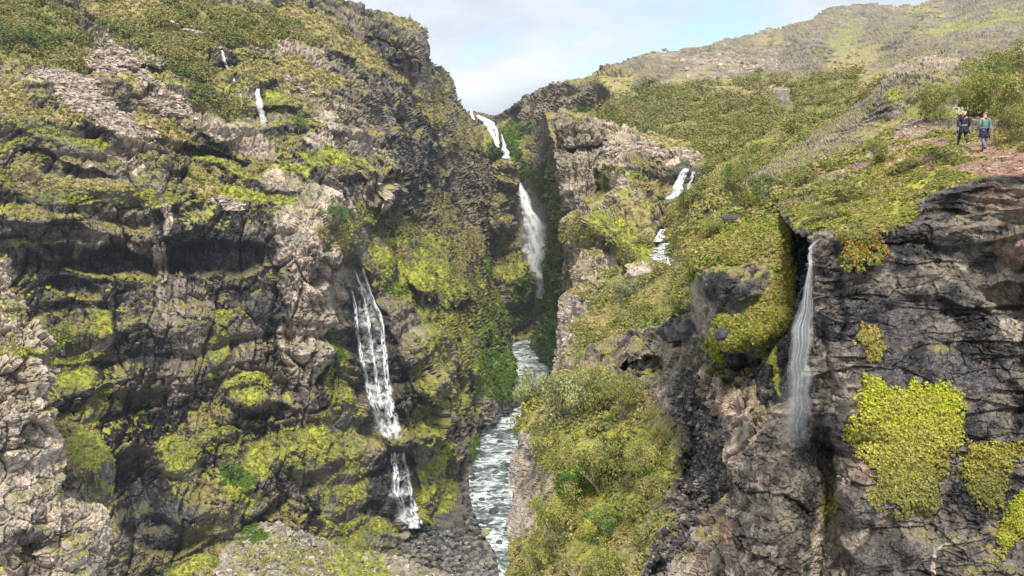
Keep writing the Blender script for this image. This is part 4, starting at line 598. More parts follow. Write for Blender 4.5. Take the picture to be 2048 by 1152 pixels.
fall('waterfall', 'highest waterfall falling deep into the narrow head of the gorge', [
    ('top_chute', [(940, 217, 5), (944, 230, 8), (949, 240, 5)], 'LW3', WFAR, dict(Ds=[880, 875, 870])),
    ('top_chute', [(952, 229, 9), (966, 238, 16), (978, 250, 18), (984, 268, 10), (996, 296, 7)], 'LW3', WSIDE, dict(Ds=[870, 860, 850, 840, 830])),
    ('top_chute', [(960, 232, 6), (985, 244, 9), (992, 262, 8), (998, 290, 6)], 'LW3', WFAR, dict(Ds=[870, 860, 850, 840])),
    ('middle_chute', [(1003, 268, 3), (1006, 285, 8), (1010, 300, 14), (1014, 318, 20)], 'BW', WFAR, dict(Ds=[790, 790, 785, 780])),
    ('main_drop', [(1032, 355, 14), (1041, 385, 24), (1048, 410, 32), (1058, 432, 36), (1069, 455, 40), (1074, 490, 40), (1073, 520, 40), (1069, 560, 36)], 'BW', WFAR, dict(Ds=[775] * 8)),
    ('spray_veil', [(1050, 420, 26), (1070, 450, 56), (1072, 500, 66), (1068, 560, 56), (1072, 600, 34)], 'BW', WFAR, dict(Ds=[782] * 5, opac=[.25, .4, .5, .5, .3]))])
fall('waterfall', 'short white waterfall of the side stream on the far right buttress', [
    ('chute', [(1372, 336, 16), (1362, 360, 20), (1352, 384, 24), (1342, 407, 28)], 'MB', WSIDE, dict(lift=6.0)),
    ('side_trickle', [(1388, 342, 8), (1382, 360, 8), (1374, 384, 10)], 'MB', WCAS, dict(lift=5, opac=[.6, .6, .4]))])
fall('cascade', 'broken white cascade over dark rocks below the side stream fall', [
    ('step', [(1326, 458, 10), (1322, 470, 20), (1320, 484, 34)], 'MB', WCAS, dict(lift=4)),
    ('step', [(1330, 486, 30), (1332, 498, 44), (1330, 508, 40)], 'MB', WCAS, dict(lift=4)),
    ('step', [(1318, 506, 34), (1322, 518, 44), (1330, 530, 36)], 'MB', WCAS, dict(lift=4))])
fall('waterfall', 'thin veil waterfall dropping off the edge of the near dark cliff', [
    ('lip_stream', [(1646, 476, 7), (1630, 484, 8), (1621, 496, 8), (1620, 530, 9)], 'NC', WNEAR, dict(Ds=[27.2, 27.2, 27.1, 27.0], opac=[.5, 1, 1.3, 1.3])),
    ('veil', [(1621, 510, 9), (1619, 560, 14), (1616, 600, 24), (1608, 640, 36), (1602, 700, 44), (1596, 790, 50), (1588, 900, 54)], 'NC', WNEAR, dict(Ds=[26.8, 26.6, 26.5, 26.4, 26.2, 25.9, 25.3], opac=[1.4, 1.3, 1.2, 1.0, .75, .45, .0])),
    ('veil', [(1604, 600, 12), (1594, 660, 26), (1588, 760, 36), (1582, 880, 38)], 'NC', WNEAR, dict(Ds=[26.9, 26.8, 26.5, 25.8], opac=[.3, .5, .35, .0]))])
for lab, pth, op in (('small white waterfall high on the left slope under the scrub', [(443, 100, 5), (446, 112, 7), (450, 126, 7), (457, 140, 5)], [.8, .7, .6, .3]),
                     ('tiny white spill on the left slope between two small falls', [(467, 156, 4), (469, 163, 8)], [.7, .6]),
                     ('slender white waterfall onto the tan rock ledge of the left slope', [(514, 176, 9), (517, 195, 12), (520, 215, 14), (524, 238, 14), (528, 255, 12)], [.9, .9, .8, .6, .2]),
                     ('faint trickle down dark rock left of the slender left waterfall', [(481, 186, 3), (483, 200, 4), (484, 214, 4)], [.5, .5, .3])):
    fall('waterfall', lab, [('chute', pth, 'LW', WSIDE, dict(lift=3.0, opac=op))])
# boulders
def rock_np(seed, n=3):
    import bmesh
    bm = bmesh.new(); bmesh.ops.create_icosphere(bm, subdivisions=n, radius=1.0)
    V = np.array([v.co[:] for v in bm.verts], np.float32); Fc = np.array([[v.index for v in f.verts] for f in bm.faces]); bm.free()
    rng = np.random.default_rng(seed)
    for _ in range(9):                                             # split faces
        d = rng.normal(size=3); d /= np.linalg.norm(d); h = .55 + .35 * rng.random(); s = V @ d; V -= np.clip(s - h, 0, None)[:, None] * d
    V += V * (fbm(V + seed, .8, 3, seed) * .10)[:, None]
    return V * np.array([1, .85, .62]), Fc
ROCKM = {'dark': ground_mat('dark_boulder_stone', .5), }
def boulder(px, py, wpx, label, group, col=(.07, .068, .07), seed=1, pos=None, cat='boulder', wet=.4):
    p = river_point(px, py) if pos is None else pos
    sc = wpx * p[1] / F / 2; V, Fc = rock_np(seed); o = mesh_np('boulder', V * sc, Fc, np.tile(np.array(col), (len(V), 1)) * (.8 + .4 * np.random.default_rng(seed).random((len(V), 1))), mat=ROCKM['dark'], wet=np.full(len(V), wet))
    o.location = p; o.rotation_euler = (0, 0, seed * 1.7); tag(o, label, cat, group); return o
BG = 'boulders in and beside the river'
boulder(986, 1026, 30, 'large dark boulder standing in the white water near the bottom of the river', BG, seed=1)
boulder(968, 1045, 24, 'dark boulder left of the largest one at the river edge', BG, seed=2)
boulder(972, 1066, 26, 'pale greenish boulder at the lower river bank', BG, (.25, .24, .13), 3, wet=.1)
boulder(963, 1000, 16, 'small flat dark stone in the river above the large boulder', BG, seed=4)
boulder(1017, 932, 22, 'dark boulder against the right bank where the river narrows', BG, seed=5)
boulder(1020, 908, 20, 'dark stone at the right bank above the narrow part', BG, seed=6)
boulder(962, 912, 14, 'small dark stone near the left bank beside the green moss', BG, seed=7)
boulder(1052, 737, 10, 'small dark stone in the far bend of the river', BG, seed=8)
boulder(802, 1072, 44, 'large tan boulder on the rubble below the left waterfall', BG, (.27, .23, .17), 9, pos=None, wet=.05)
boulder(1000, 884, 16, 'dark rock breaking the rapids at the bend', BG, seed=10)
ORD = ['flat dark', 'wet', 'rounded', 'pale rimmed', 'lone', 'lowest but one', 'lowest', 'smooth dark', 'half sunk', 'bend', 'far bend', 'tiny far', 'highest']
for i, (px, py, w_, side) in enumerate([(950, 1010, 13, 'left'), (1012, 965, 15, 'right'), (975, 985, 12, 'left'), (1005, 1000, 14, 'right'), (990, 935, 12, 'left'), (1015, 1060, 16, 'right'), (1000, 1085, 18, 'left'), (948, 975, 12, 'left'), (1020, 860, 13, 'right'), (985, 850, 12, 'left'), (1060, 715, 8, 'left'), (1080, 705, 8, 'right'), (1040, 690, 8, 'left')]):
    boulder(px, py, w_, ('highest' if i == 12 else ORD[i]) + ' small stone ' + ('by the left bank' if side == 'left' else 'by the right bank') + ' in the river rapids', 'small stones in the rapids', seed=20 + i)
def rubble(name, regions, n, sz, seed, cols, label=None):
    rng = np.random.default_rng(seed); Vs, Fs, Cs = [], [], []; off = 0; protos = [rock_np(50 + i, 1) for i in range(5)]
    for _ in range(n):
        (x0, y0, x1, y1) = regions[rng.integers(len(regions))]; px = rng.uniform(x0, x1); py = rng.uniform(y0, y1); p = river_point(px, py)
        p[2] += -.9 + (.5 if 'edge' in label else 0)
        V, Fc = protos[rng.integers(5)]; s = sz * (rng.random() ** 2.5 * 1.5 + .35); a = rng.random() * 6.28; ca, sa = math.cos(a), math.sin(a)
        Vr = V @ np.array([[ca, -sa, 0], [sa, ca, 0], [0, 0, 1]]) * s + p; c = np.array(cols[rng.integers(len(cols))]) * (.7 + .6 * rng.random())
        Vs.append(Vr); Fs.append(Fc + off); Cs.append(np.tile(c, (len(V), 1))); off += len(V)
    o = mesh_np(name, np.concatenate(Vs), np.concatenate(Fs), np.concatenate(Cs), mat=ROCKM['dark'], wet=np.full(off, .25)); tag(o, kind='stuff', cat='rubble', label=label)
rubble('bank_rubble', [(830, 1050, 1000, 1150), (790, 1060, 960, 1110), (880, 1090, 1010, 1150), (930, 1080, 1000, 1152)], 1500, 1.1, 3, [(.07, .068, .065), (.13, .125, .115), (.2, .18, .15), (.05, .05, .05)], 'dark loose stones on the bank below the left waterfall')
rubble('bank_rubble', [(930, 900, 950, 1060), (936, 880, 960, 960), (955, 835, 1000, 872), (1000, 812, 1030, 835)], 420, 1.4, 5, [(.05, .05, .05), (.10, .095, .085), (.15, .14, .12)], 'dark stones along the left edge of the river')
rubble('bank_rubble', [(1000, 860, 1040, 1130), (960, 840, 1000, 875), (938, 960, 950, 1040), (1030, 780, 1060, 840)], 260, .9, 4, [(.05, .05, .052), (.09, .088, .08)], 'dark wet stones along the edges of the river')
# ================================================================ vegetation
def kw(*ks): return lambda s: sum(s['W'][KIND[k]] * v for k, v in ks) * np.clip(s['green'], 0, 1)
OLV = [(.085, .115, .035), (.12, .145, .045), (.155, .175, .055), (.185, .19, .07), (.23, .215, .085), (.14, .165, .045), (.26, .25, .10)]
YEL = [(.23, .24, .06), (.20, .225, .045), (.26, .25, .08), (.16, .19, .04), (.26, .225, .09)]
GRS = [(.25, .22, .09), (.20, .20, .05), (.30, .25, .12), (.18, .18, .045)]
GRN = [(.07, .13, .02), (.10, .17, .025), (.14, .20, .03)]
FAR = ['LW', 'RH', 'MB', 'RI', 'SS']
tag(scatter('hillside_scrub', ['LW', 'LW2', 'LW3', 'RH', 'MB'], 4300, 14, 60, 4.4, OLV, kw(('B', 1)), 1, .95, clip=60), 'low olive scrub over the far slopes', kind='stuff')
tag(scatter('shelf_scrub', ['SS'], 1900, 17, 90, 4.6, OLV + YEL[:2], kw(('B', 1), ('O', .25)), 2, .95, clip=60), 'olive birch scrub over the middle slope', kind='stuff')
tag(scatter('grass_tufts', ['LW', 'LW2', 'LW3', 'RH', 'MB', 'SS', 'SP', 'KN', 'LK', 'LP', 'FN'], 8000, 5, 12, 4.2, GRS, lambda s: kw(('O', 1), ('S', .2), ('G', .2))(s) * (.25 if s is SHEETS['RH'] else 1) * (.3 if s is SHEETS['RI'] else 1) * (.6 if s is SHEETS['MB'] else 1), 3, .5), 'dry grass tufts on the slopes and ledges', kind='stuff')
tag(scatter('moss_cushions', ['LW', 'LW2', 'LW3', 'MB', 'SS', 'SP', 'KN', 'LK', 'LP', 'FN', 'RI'], 9000, 4.5, 14, 3.6, YEL, kw(('M', 1), ('D', .4), ('T', .4), ('G', .4)), 4, .45), 'yellow green moss cushions on the ledges', kind='stuff')
tag(scatter('green_herbs', ['LW', 'LW2', 'LW3', 'RG', 'BW', 'SP', 'MO', 'CS', 'SS', 'FN'], 4200, 6, 16, 4.5, GRN, kw(('V', 1)), 5, .5), 'deep green herbs on the damp walls', kind='stuff')
tag(scatter('near_ground_cover', ['NC', 'MO', 'CS'], 9000, 7, 22, 5.5, YEL + GRS[:2], lambda s: kw(('M', 1), ('O', .7), ('B', .8))(s) * (.3 if s is SHEETS['CS'] else 1), 6, .55, clip=40), 'small leaved ground cover on the near ledges', kind='stuff')
tag(scatter('near_scrub', ['NC', 'MO', 'CS'], 350, 20, 90, 6.5, OLV + YEL[:3], kw(('B', 1), ('O', .12)), 7, .8), 'low scrub on the near slopes', kind='stuff')
def chips(name, keys, n, spx, pal, weight, label, seed):
    rng = np.random.default_rng(seed); cube = np.array([(x, y, z) for z in (-1, 1) for y in (-1, 1) for x in (-1, 1)], float); Q = np.array([(0, 2, 3, 1), (4, 5, 7, 6), (0, 1, 5, 4), (2, 6, 7, 3), (0, 4, 6, 2), (1, 3, 7, 5)])
    Vs, Cs = [], []; tot = [(weight(SHEETS[k]) * SHEETS[k]['keep']) for k in keys]; S = sum(t.sum() for t in tot)
    for k, wgt in zip(keys, tot):
        s = SHEETS[k]; m = int(n * wgt.sum() / S)
        if m < 1: continue
        cdf = np.cumsum(wgt.astype(float)); ids = np.clip(np.searchsorted(cdf, rng.random(m) * cdf[-1]), 0, len(wgt) - 1)
        r = spx * s['ms'][ids] * (.35 + 1.3 * rng.random(m) ** 2.2); sc = np.stack([1 + rng.random(m) * .6, .7 + rng.random(m) * .5, .3 + .4 * rng.random(m)], -1) * r[:, None]
        V = (cube[None] + rng.normal(size=(m, 8, 3)) * .28) * sc[:, None]; V[:, 4:, :2] *= (.45 + .5 * rng.random((m, 1, 1)))
        a = rng.random(m) * 6.28; b = rng.normal(size=m) * .5; ca, sa, cb, sb = np.cos(a), np.sin(a), np.cos(b), np.sin(b); x, y, z = V[..., 0], V[..., 1], V[..., 2]
        y, z = y * cb[:, None] - z * sb[:, None], y * sb[:, None] + z * cb[:, None]; x, y = x * ca[:, None] - y * sa[:, None], x * sa[:, None] + y * ca[:, None]
        Vs.append((np.stack([x, y, z], -1) + s['P'][ids][:, None]).reshape(-1, 3)); Cs.append(np.repeat(np.array(pal)[rng.integers(len(pal), size=m)] * (.7 + .6 * rng.random((m, 1))), 8, 0))
    V = np.concatenate(Vs); m = len(V) // 8
    tag(mesh_np(name, V, (Q[None] + 8 * np.arange(m)[:, None, None]).reshape(-1, 4), np.concatenate(Cs), mat=ROCKM['dark'], wet=np.zeros(len(V))), label, kind='stuff')
def kws(*ks): return lambda s: sum(s['W'][KIND[k]] * v for k, v in ks)
TAN = [(.42, .34, .27), (.33, .27, .22), (.25, .21, .18), (.48, .40, .33)]
chips('scree', ['LW', 'RH', 'MB'], 5200, 2.9, TAN, lambda s: kws(('S', 1))(s) * (.3 if s is SHEETS['RH'] else 1), 'pale loose scree stones on the far slopes', 31)
chips('scree', ['FN'], 2600, 3.2, [(.30, .27, .22), (.22, .20, .17), (.16, .15, .13), (.38, .34, .28)], kws(('S', 1), ('G', 1), ('M', .3), ('O', .3)), 'grey loose stones on the scree fan at the foot of the left cliff', 32)
chips('path_stones', ['NC'], 1000, 2.6, [(.36, .22, .17), (.26, .15, .11), (.45, .36, .29), (.30, .22, .18)], lambda s: kws(('S', 1), ('R', .8))(s) * (s['py'] < 345), 'loose reddish stones on and beside the path', 33)
gull = sdf(SHEETS['CS']['px'], SHEETS['CS']['py'], [(1350, 790), (1385, 740), (1425, 770), (1430, 850), (1440, 960), (1400, 1060), (1340, 1160), (1280, 1170), (1330, 1080), (1360, 980), (1355, 880)])
chips('gully_scree', ['CS'], 4200, 3.6, [(.06, .055, .055), (.10, .09, .085), (.04, .04, .04), (.20, .17, .15)], lambda s: smooth(-14, 10, gull) * (.3 + s['W'][KIND['D']] + .5 * s['W'][KIND['G']]), 'dark slaty scree in the gully on the lower slope', 34)
# single shrubs: stems and foliage
def stems_np(seed, n=7, h=1.0, spread=.8, r0=.028):
    rng = np.random.default_rng(seed); V, Fq = [], []; off = 0; tips = []
    def tube(a, b, c, r1, r2):
        nonlocal off
        t = np.linspace(0, 1, 6)[:, None]; pts = (1 - t) ** 2 * a + 2 * t * (1 - t) * b + t * t * c; rr = r1 + (r2 - r1) * t[:, 0]
        for i, (p, r) in enumerate(zip(pts, rr)):
            for k in range(5):
                an = k * 1.2566; V.append(p + np.array([math.cos(an) * r, math.sin(an) * r, 0]))
            if i:
                for k in range(5): Fq.append([off + (i - 1) * 5 + k, off + (i - 1) * 5 + (k + 1) % 5, off + i * 5 + (k + 1) % 5, off + i * 5 + k])
        off += 30
    for _ in range(n):
        an = rng.random() * 6.28; ln = h * (.6 + .4 * rng.random()); ou = spread * (.25 + .75 * rng.random())
        a = np.array([rng.normal() * .05, rng.normal() * .05, -.25]); c = np.array([math.cos(an) * ou, math.sin(an) * ou, ln]); b = (a + c) * .5 + np.array([-c[0] * .2, -c[1] * .2, .15 * ln])
        tube(a, b, c, r0, r0 * .3); tips.append(c)
        for _ in range(4):
            t = .35 + .5 * rng.random(); s = (1 - t) ** 2 * a + 2 * t * (1 - t) * b + t * t * c; e = s + rng.normal(size=3) * .22 + np.array([0, 0, .22]); tube(s, (s + e) / 2 + rng.normal(size=3) * .04, e, r0 * .45, r0 * .15); tips.append(e)
    return np.array(V), np.array(Fq), np.array(tips)
BARK = plain_mat('grey_bark', (.24, .21, .17), .9, .2)
def bush_proto(seed, leaves_n, ls, h=1.0, spread=.85, pal=YEL, lobes=30, lr=.26):
    rng = np.random.default_rng(seed); V, Fq, tips = stems_np(seed, 8, h, spread)
    extra = tips[rng.integers(len(tips), size=lobes)] + rng.normal(size=(lobes, 3)) * np.array([.16, .16, .12])
    cen = np.concatenate([tips, extra]); cen[:, 2] = np.maximum(cen[:, 2], .05); n = len(cen)
    nr = cen / (np.linalg.norm(cen, axis=1, keepdims=True) + 1e-6); K = max(leaves_n // n, 4)
    col = np.array(pal)[rng.integers(len(pal), size=n)] * (.8 + .4 * rng.random((n, 1)))
    LV, LF, LC = leaves(cen, nr, np.full(n, lr) * (.6 + .8 * rng.random(n)), K, np.full(n, ls), col, rng, flat=.9, shell=.35)
    return (V, Fq), (LV, LF, LC)
PROTO = {}
TINT = {'olive': (1.15, 1.15, 1.1), 'yellow': (1.5, 1.5, 1.4), 'green': (.85, 1.15, 1.0), 'deep': (.50, .90, .6), 'gold': (1.6, 1.5, 1.4), 'grey': (1.75, 1.75, 2.9), 'plain': (1.4, 1.36, 1.3), 'mat': (1.3, 1.34, 1.25)}
TM = {k: leaf_mat(k + '_leaves', v) for k, v in TINT.items()}
def get_proto(kind):
    if kind not in PROTO:
        args = dict(fineA=(1, 5200, .045, .75, .9), fineB=(2, 5200, .045, .95, .8), fineC=(3, 4800, .05, .65, 1.0), mid=(4, 2200, .075, .8, .85), mid2=(5, 2000, .08, .7, .9), small=(6, 700, .13, .9, .7))[kind]
        (V, Fq), (LV, LF, LC) = bush_proto(args[0], args[1], args[2], args[3], args[4], YEL + OLV[:2])
        m1 = mesh_np('branches', V, Fq, mat=BARK); m2 = mesh_np('foliage', LV, LF, LC, mat=LEAF)
        PROTO[kind] = (m1, m2, [False])
    return PROTO[kind]
def bush(kind, key, px, py, wpx, hs, tint, label, group, name='shrub', cat='shrub', lift=0, rot=None, D=None):
    b, f, used = get_proto(kind)
    if used[0]: b, f = b.copy(), f.copy(); C.objects.link(b); C.objects.link(f)
    used[0] = True
    p = surfpt(key, px, py) if D is None else unproj(px, py, D)
    e = bpy.data.objects.new(name, None); C.objects.link(e); e.location = p + np.array([0, 0, lift]); s = wpx / 2 * p[1] / F; e.scale = (s, s, s * hs * 1.45)
    e.rotation_euler = (0, 0, (px * 7 + py) % 6.28 if rot is None else rot)
    for c in (b, f): c.parent = e
    f.material_slots[0].link = 'OBJECT'; f.material_slots[0].material = TM[tint]
    tag(e, label, cat, group); return e
G1 = 'shrubs on the slope in the lower middle'
for a in [
    ('fineA', 'CS', 1115, 850, 190, .85, 'grey', 'pale bushy shrub at the cliff edge above the river, its dead branches showing'),
    ('fineC', 'CS', 1062, 800, 90, .8, 'grey', 'light leaved shrub leaning out over the river bend'),
    ('fineB', 'CS', 1195, 820, 130, .7, 'yellow', 'golden olive shrub right of the pale shrub'),
    ('fineB', 'CS', 1255, 830, 110, .7, 'plain', 'sparse brownish shrub beside the dark gully, high on the slope'),
    ('fineC', 'CS', 1210, 975, 190, .8, 'olive', 'wide olive shrub in the middle of the slope with a bare grey branch'),
    ('fineA', 'CS', 1285, 940, 120, .8, 'yellow', 'yellow green shrub beside the dark scree gully'),
    ('mid', 'CS', 1155, 1000, 80, .9, 'deep', 'dark green rounded shrub below the pale one'),
    ('fineB', 'CS', 1120, 1085, 150, .9, 'gold', 'golden yellow shrub at the lower left of the slope'),
    ('fineA', 'CS', 1070, 1140, 110, .8, 'yellow', 'yellowish shrub at the bottom edge beside the river cliff'),
    ('mid2', 'CS', 1215, 1060, 110, .6, 'green', 'fresh green low shrub under the wide olive shrub'),
    ('mid2', 'CS', 1280, 1030, 100, .6, 'plain', 'low yellow green shrub at the lower end of the gully'),
    ('fineC', 'CS', 1200, 1150, 130, .7, 'plain', 'leafy shrub at the bottom edge in the middle of the slope'),
    ('mid', 'CS', 1090, 905, 90, .7, 'gold', 'rusty golden shrub on the grassy rim above the tan rock face'),
    ('mid', 'CS', 1315, 990, 80, .6, 'yellow', 'small yellow shrub next to the scree gully'),
    ('mid2', 'CS', 1195, 770, 80, .6, 'gold', 'golden tuft like shrub at the foot of the mossy knob')]: bush(*a, G1)
G2 = 'shrubs behind the path'
for a in [
    ('fineA', 'NC', 1990, 225, 140, .75, 'plain', 'tall green shrub behind the hiker in the teal jacket'),
    ('fineB', 'NC', 2060, 215, 140, .8, 'plain', 'tall shrub at the right edge above the path'),
    ('fineC', 'NC', 1935, 225, 120, .9, 'yellow', 'bright yellow green shrub behind the hiker in the dark jacket'),
    ('fineA', 'NC', 1880, 240, 110, .8, 'olive', 'olive shrub left of the two hikers'),
    ('fineB', 'NC', 2030, 285, 110, .9, 'gold', 'golden shrub right of the hiker in the teal jacket'),
    ('fineC', 'NC', 2075, 300, 100, .9, 'gold', 'golden shrub cut by the right edge beside the path')]: bush(*a, G2)
for i, (px, py, w_, t, D, lb) in enumerate([(1960, 165, 120, 'green', 62, 'green shrub on the rise left of the rocky ridge end'), (2030, 150, 150, 'plain', 64, 'large shrub on the skyline of the rise near the right edge'), (1925, 195, 110, 'yellow', 58, 'light shrub below the end of the rocky ridge'), (2100, 160, 130, 'yellow', 60, 'shrub cut by the right edge high on the rise'), (1985, 190, 120, 'plain', 56, 'rounded shrub in the middle of the rise'), (2045, 205, 110, 'green', 54, 'dark shrub low on the rise near the right edge'), (1885, 215, 80, 'yellow', 56, 'small light shrub at the left end of the rise')]):
    bush(('fineA', 'fineB', 'fineC')[i % 3], 'NC', px, py + 8, w_ * .85, .6, t, lb, 'shrubs on the rise behind the path', D=D)
G3 = 'shrubs on the grassy slope above the near fall'
for a in [
    ('fineB', 'MO', 1475, 415, 90, 1.2, 'olive', 'upright olive shrub with pale stems left of the dark crack'),
    ('fineA', 'MO', 1535, 400, 80, .9, 'green', 'dark green shrub at the top of the dark crack'),
    ('fineC', 'MO', 1420, 470, 90, .6, 'yellow', 'yellow green low shrub above the overhanging block'),
    ('mid', 'NC', 1600, 375, 60, .8, 'olive', 'small shrub right of the dark crack'),
    ('fineA', 'NC', 1755, 325, 70, .9, 'yellow', 'light green bush on the reddish scree slope'),
    ('mid', 'NC', 1890, 325, 110, .5, 'yellow', 'low yellowish bush in front of the path'),
    ('mid2', 'NC', 1820, 335, 70, .4, 'gold', 'low dry bush between path and cliff edge'),
    ('mid', 'NC', 1700, 400, 110, .35, 'plain', 'flat spreading shrub on the slope above the near cliff'),
    ('mid2', 'NC', 1715, 485, 80, .45, 'plain', 'dense low shrub hanging over the cliff beside the near fall'),
    ('mid', 'NC', 1640, 440, 90, .4, 'plain', 'flat shrub behind the lip of the near fall'),
    ('mid', 'SS', 1720, 240, 60, .5, 'olive', 'dark low shrub beyond the rocky ridge'),
    ('small', 'SS', 1460, 360, 40, .8, 'green', 'small green shrub at the lower end of the ridge')]: bush(*a, G3)
G4 = 'shrubs on the left cliff'
for a in [
    ('mid', 'LW', 665, 440, 62, .7, 'deep', 'dark green shrub on the mossy ledge of the left cliff beside the tan rock'),
    ('small', 'LW', 600, 262, 40, .8, 'green', 'green shrub on dark rock beside the slender left waterfall'),
    ('mid2', 'LW', 60, 95, 120, .5, 'green', 'dark green shrub thicket at the upper left corner'),
    ('small', 'LW', 130, 700, 70, .8, 'olive', 'olive shrub at the foot of the dark left cliff'),
    ('small', 'LW', 460, 950, 60, .5, 'green', 'fresh green plants in the hollow above the scree')]: bush(*a, G4)
G5 = 'shrubs around the side stream'
for a in [
    ('fineC', 'SS', 1250, 600, 110, .7, 'grey', 'pale green shrub between the columned knob and the mossy bank'),
    ('fineA', 'SS', 1340, 620, 70, .7, 'plain', 'light shrub beside the tan boulder below the cascade'),
    ('fineB', 'SS', 1370, 450, 70, 1.0, 'olive', 'olive shrub right of the cascade'),
    ('mid', 'SS', 1410, 420, 80, .8, 'olive', 'olive shrub on the slope above the cascade'),
    ('mid', 'MB', 1205, 372, 40, .8, 'olive', 'small shrub on the tan ledges of the far buttress')]: bush(*a, G5)
# plant mats hanging on the near dark cliff
def mat_patch(name, label, cat, key, region, n, Rp, K, leafp, pal, seed, thick=.0, group=None, tint='mat'):
    s = SHEETS[key]; d = sdf(s['px'], s['py'], region); nn = fbm(s['P'].astype(np.float32), .8, 4, seed)
    nn2 = fbm(s['P'].astype(np.float32), .3, 3, seed + 3); wgt = ((d + nn * 14) > -11) * s['keep'] * np.clip((d + nn * 14) / 40 + .12, .045, 1) * (.25 + .75 * smooth(-.35, .1, nn2 + nn * .5))
    rng = np.random.default_rng(seed); cdf = np.cumsum(wgt.astype(float)); ids = np.clip(np.searchsorted(cdf, rng.random(n) * cdf[-1]), 0, len(wgt) - 1)
    nr = s['n'][ids] * .7 + np.array([0, -.2, .35]); nr /= np.linalg.norm(nr, axis=1, keepdims=True)
    cen = s['P'][ids] + s['n'][ids] * (thick * rng.random((n, 1)))
    v = s['py'][ids]; v = (v - v.min()) / (v.max() - v.min() + 1e-6)
    pi = np.clip((v * .6 + .25 * (fbm(cen.astype(np.float32), .5, 3, seed + 1) * .5 + .5) + .3 * rng.random(n)) * len(pal), 0, len(pal) - 1).astype(int)
    V, Fc, cc = leaves(cen, nr, Rp * s['ms'][ids] * (.5 + rng.random(n)), K, leafp * s['ms'][ids], np.array(pal)[pi], rng, .8, updir=.2)
    o = mesh_np(name, V, Fc, cc, mat=TM[tint]); tag(o, label, cat, group); return o
MP = [(.22, .30, .02), (.30, .34, .03), (.30, .30, .04), (.32, .28, .06), (.24, .22, .05), (.18, .17, .05), (.14, .14, .04)]
mat_patch('hanging_plants', 'large square mat of yellow green leafy plants on the near dark cliff', 'plants', 'NC', [(1722, 770), (1790, 765), (1880, 770), (1925, 800), (1925, 860), (1900, 890), (1890, 940), (1860, 960), (1866, 1025), (1800, 1030), (1742, 1005), (1745, 960), (1728, 920), (1705, 880), (1712, 820)], 6500, 8, 12, 6, MP, 71, .15)
mat_patch('hanging_plants', 'straggly yellowish plant patch right of the large mat', 'plants', 'NC', [(1935, 885), (1975, 900), (2030, 895), (2020, 950), (2005, 1010), (1970, 1000), (1930, 985)], 900, 8, 12, 5.5, MP[2:], 72, .08)
mat_patch('hanging_plants', 'yellow plants climbing at the lower right corner of the near cliff', 'plants', 'NC', [(2048, 1000), (2060, 1050), (2010, 1100), (1985, 1130), (2000, 1085), (2030, 1030)], 520, 8, 12, 5.5, MP[1:4], 73, .08)
mat_patch('hanging_plants', 'small brownish grass tuft hanging high on the near cliff', 'plants', 'NC', [(1722, 655), (1742, 650), (1752, 700), (1745, 730), (1732, 700), (1718, 680)], 150, 7, 11, 8, [(.28, .22, .07), (.24, .20, .06)], 74, .08)
mat_patch('hanging_plants', 'orange tinged moss tuft hanging under the cliff edge right of the near fall', 'plants', 'NC', [(1690, 495), (1745, 480), (1760, 505), (1720, 525), (1695, 520)], 260, 8, 12, 7, [(.24, .23, .05), (.30, .20, .04), (.22, .22, .05)], 75, .15)
mat_patch('hanging_plants', 'thick curtain of yellow green ground plants draped over the overhanging block', 'plants', 'MO', [(1590, 490), (1590, 650), (1560, 670), (1500, 690), (1440, 705), (1425, 690), (1450, 660), (1505, 650), (1545, 615), (1560, 570), (1558, 530), (1570, 500)], 3800, 7, 12, 5.5, [(.28, .29, .04), (.30, .28, .06), (.26, .24, .06), (.20, .21, .03)], 76, .12)
mat_patch('hanging_plants', 'bright green leafy strip along the top of the overhanging slab', 'plants', 'MO', [(1400, 480), (1480, 450), (1570, 440), (1575, 500), (1500, 520), (1420, 530), (1380, 560), (1375, 510)], 2400, 8, 12, 5.5, [(.18, .22, .03), (.24, .26, .04), (.28, .24, .08), (.14, .18, .02)], 77, .12)

for px, py, w_, lb, col, sd in ((1462, 442, 62, 'dark rounded rock in the shrubs above the overhanging slab', (.06, .055, .055), 41), (1418, 446, 36, 'small dark rock at the left of the shrubs above the slab', (.08, .07, .065), 42), (1375, 655, 60, 'dark flat rock poking out below the mossy bank', (.05, .05, .055), 44), (1445, 668, 50, 'dark rock block under the curtain of ground plants', (.06, .06, .07), 45)):
    boulder(px, py, w_, lb, 'rocks around the overhanging slab', col, sd, pos=surfpt('MO', px, py), wet=.2)
for px, py, w_, lb, sd in ((1282, 548, 58, 'pale tan boulder among shrubs below the cascade', 46), (1185, 528, 80, 'pale tan craggy rock above the columned knob', 47)):
    boulder(px, py, w_, lb, 'pale rocks of the middle slope', (.42, .36, .30), sd, pos=surfpt('SS' if px > 1240 else 'MB', px, py), wet=.0)
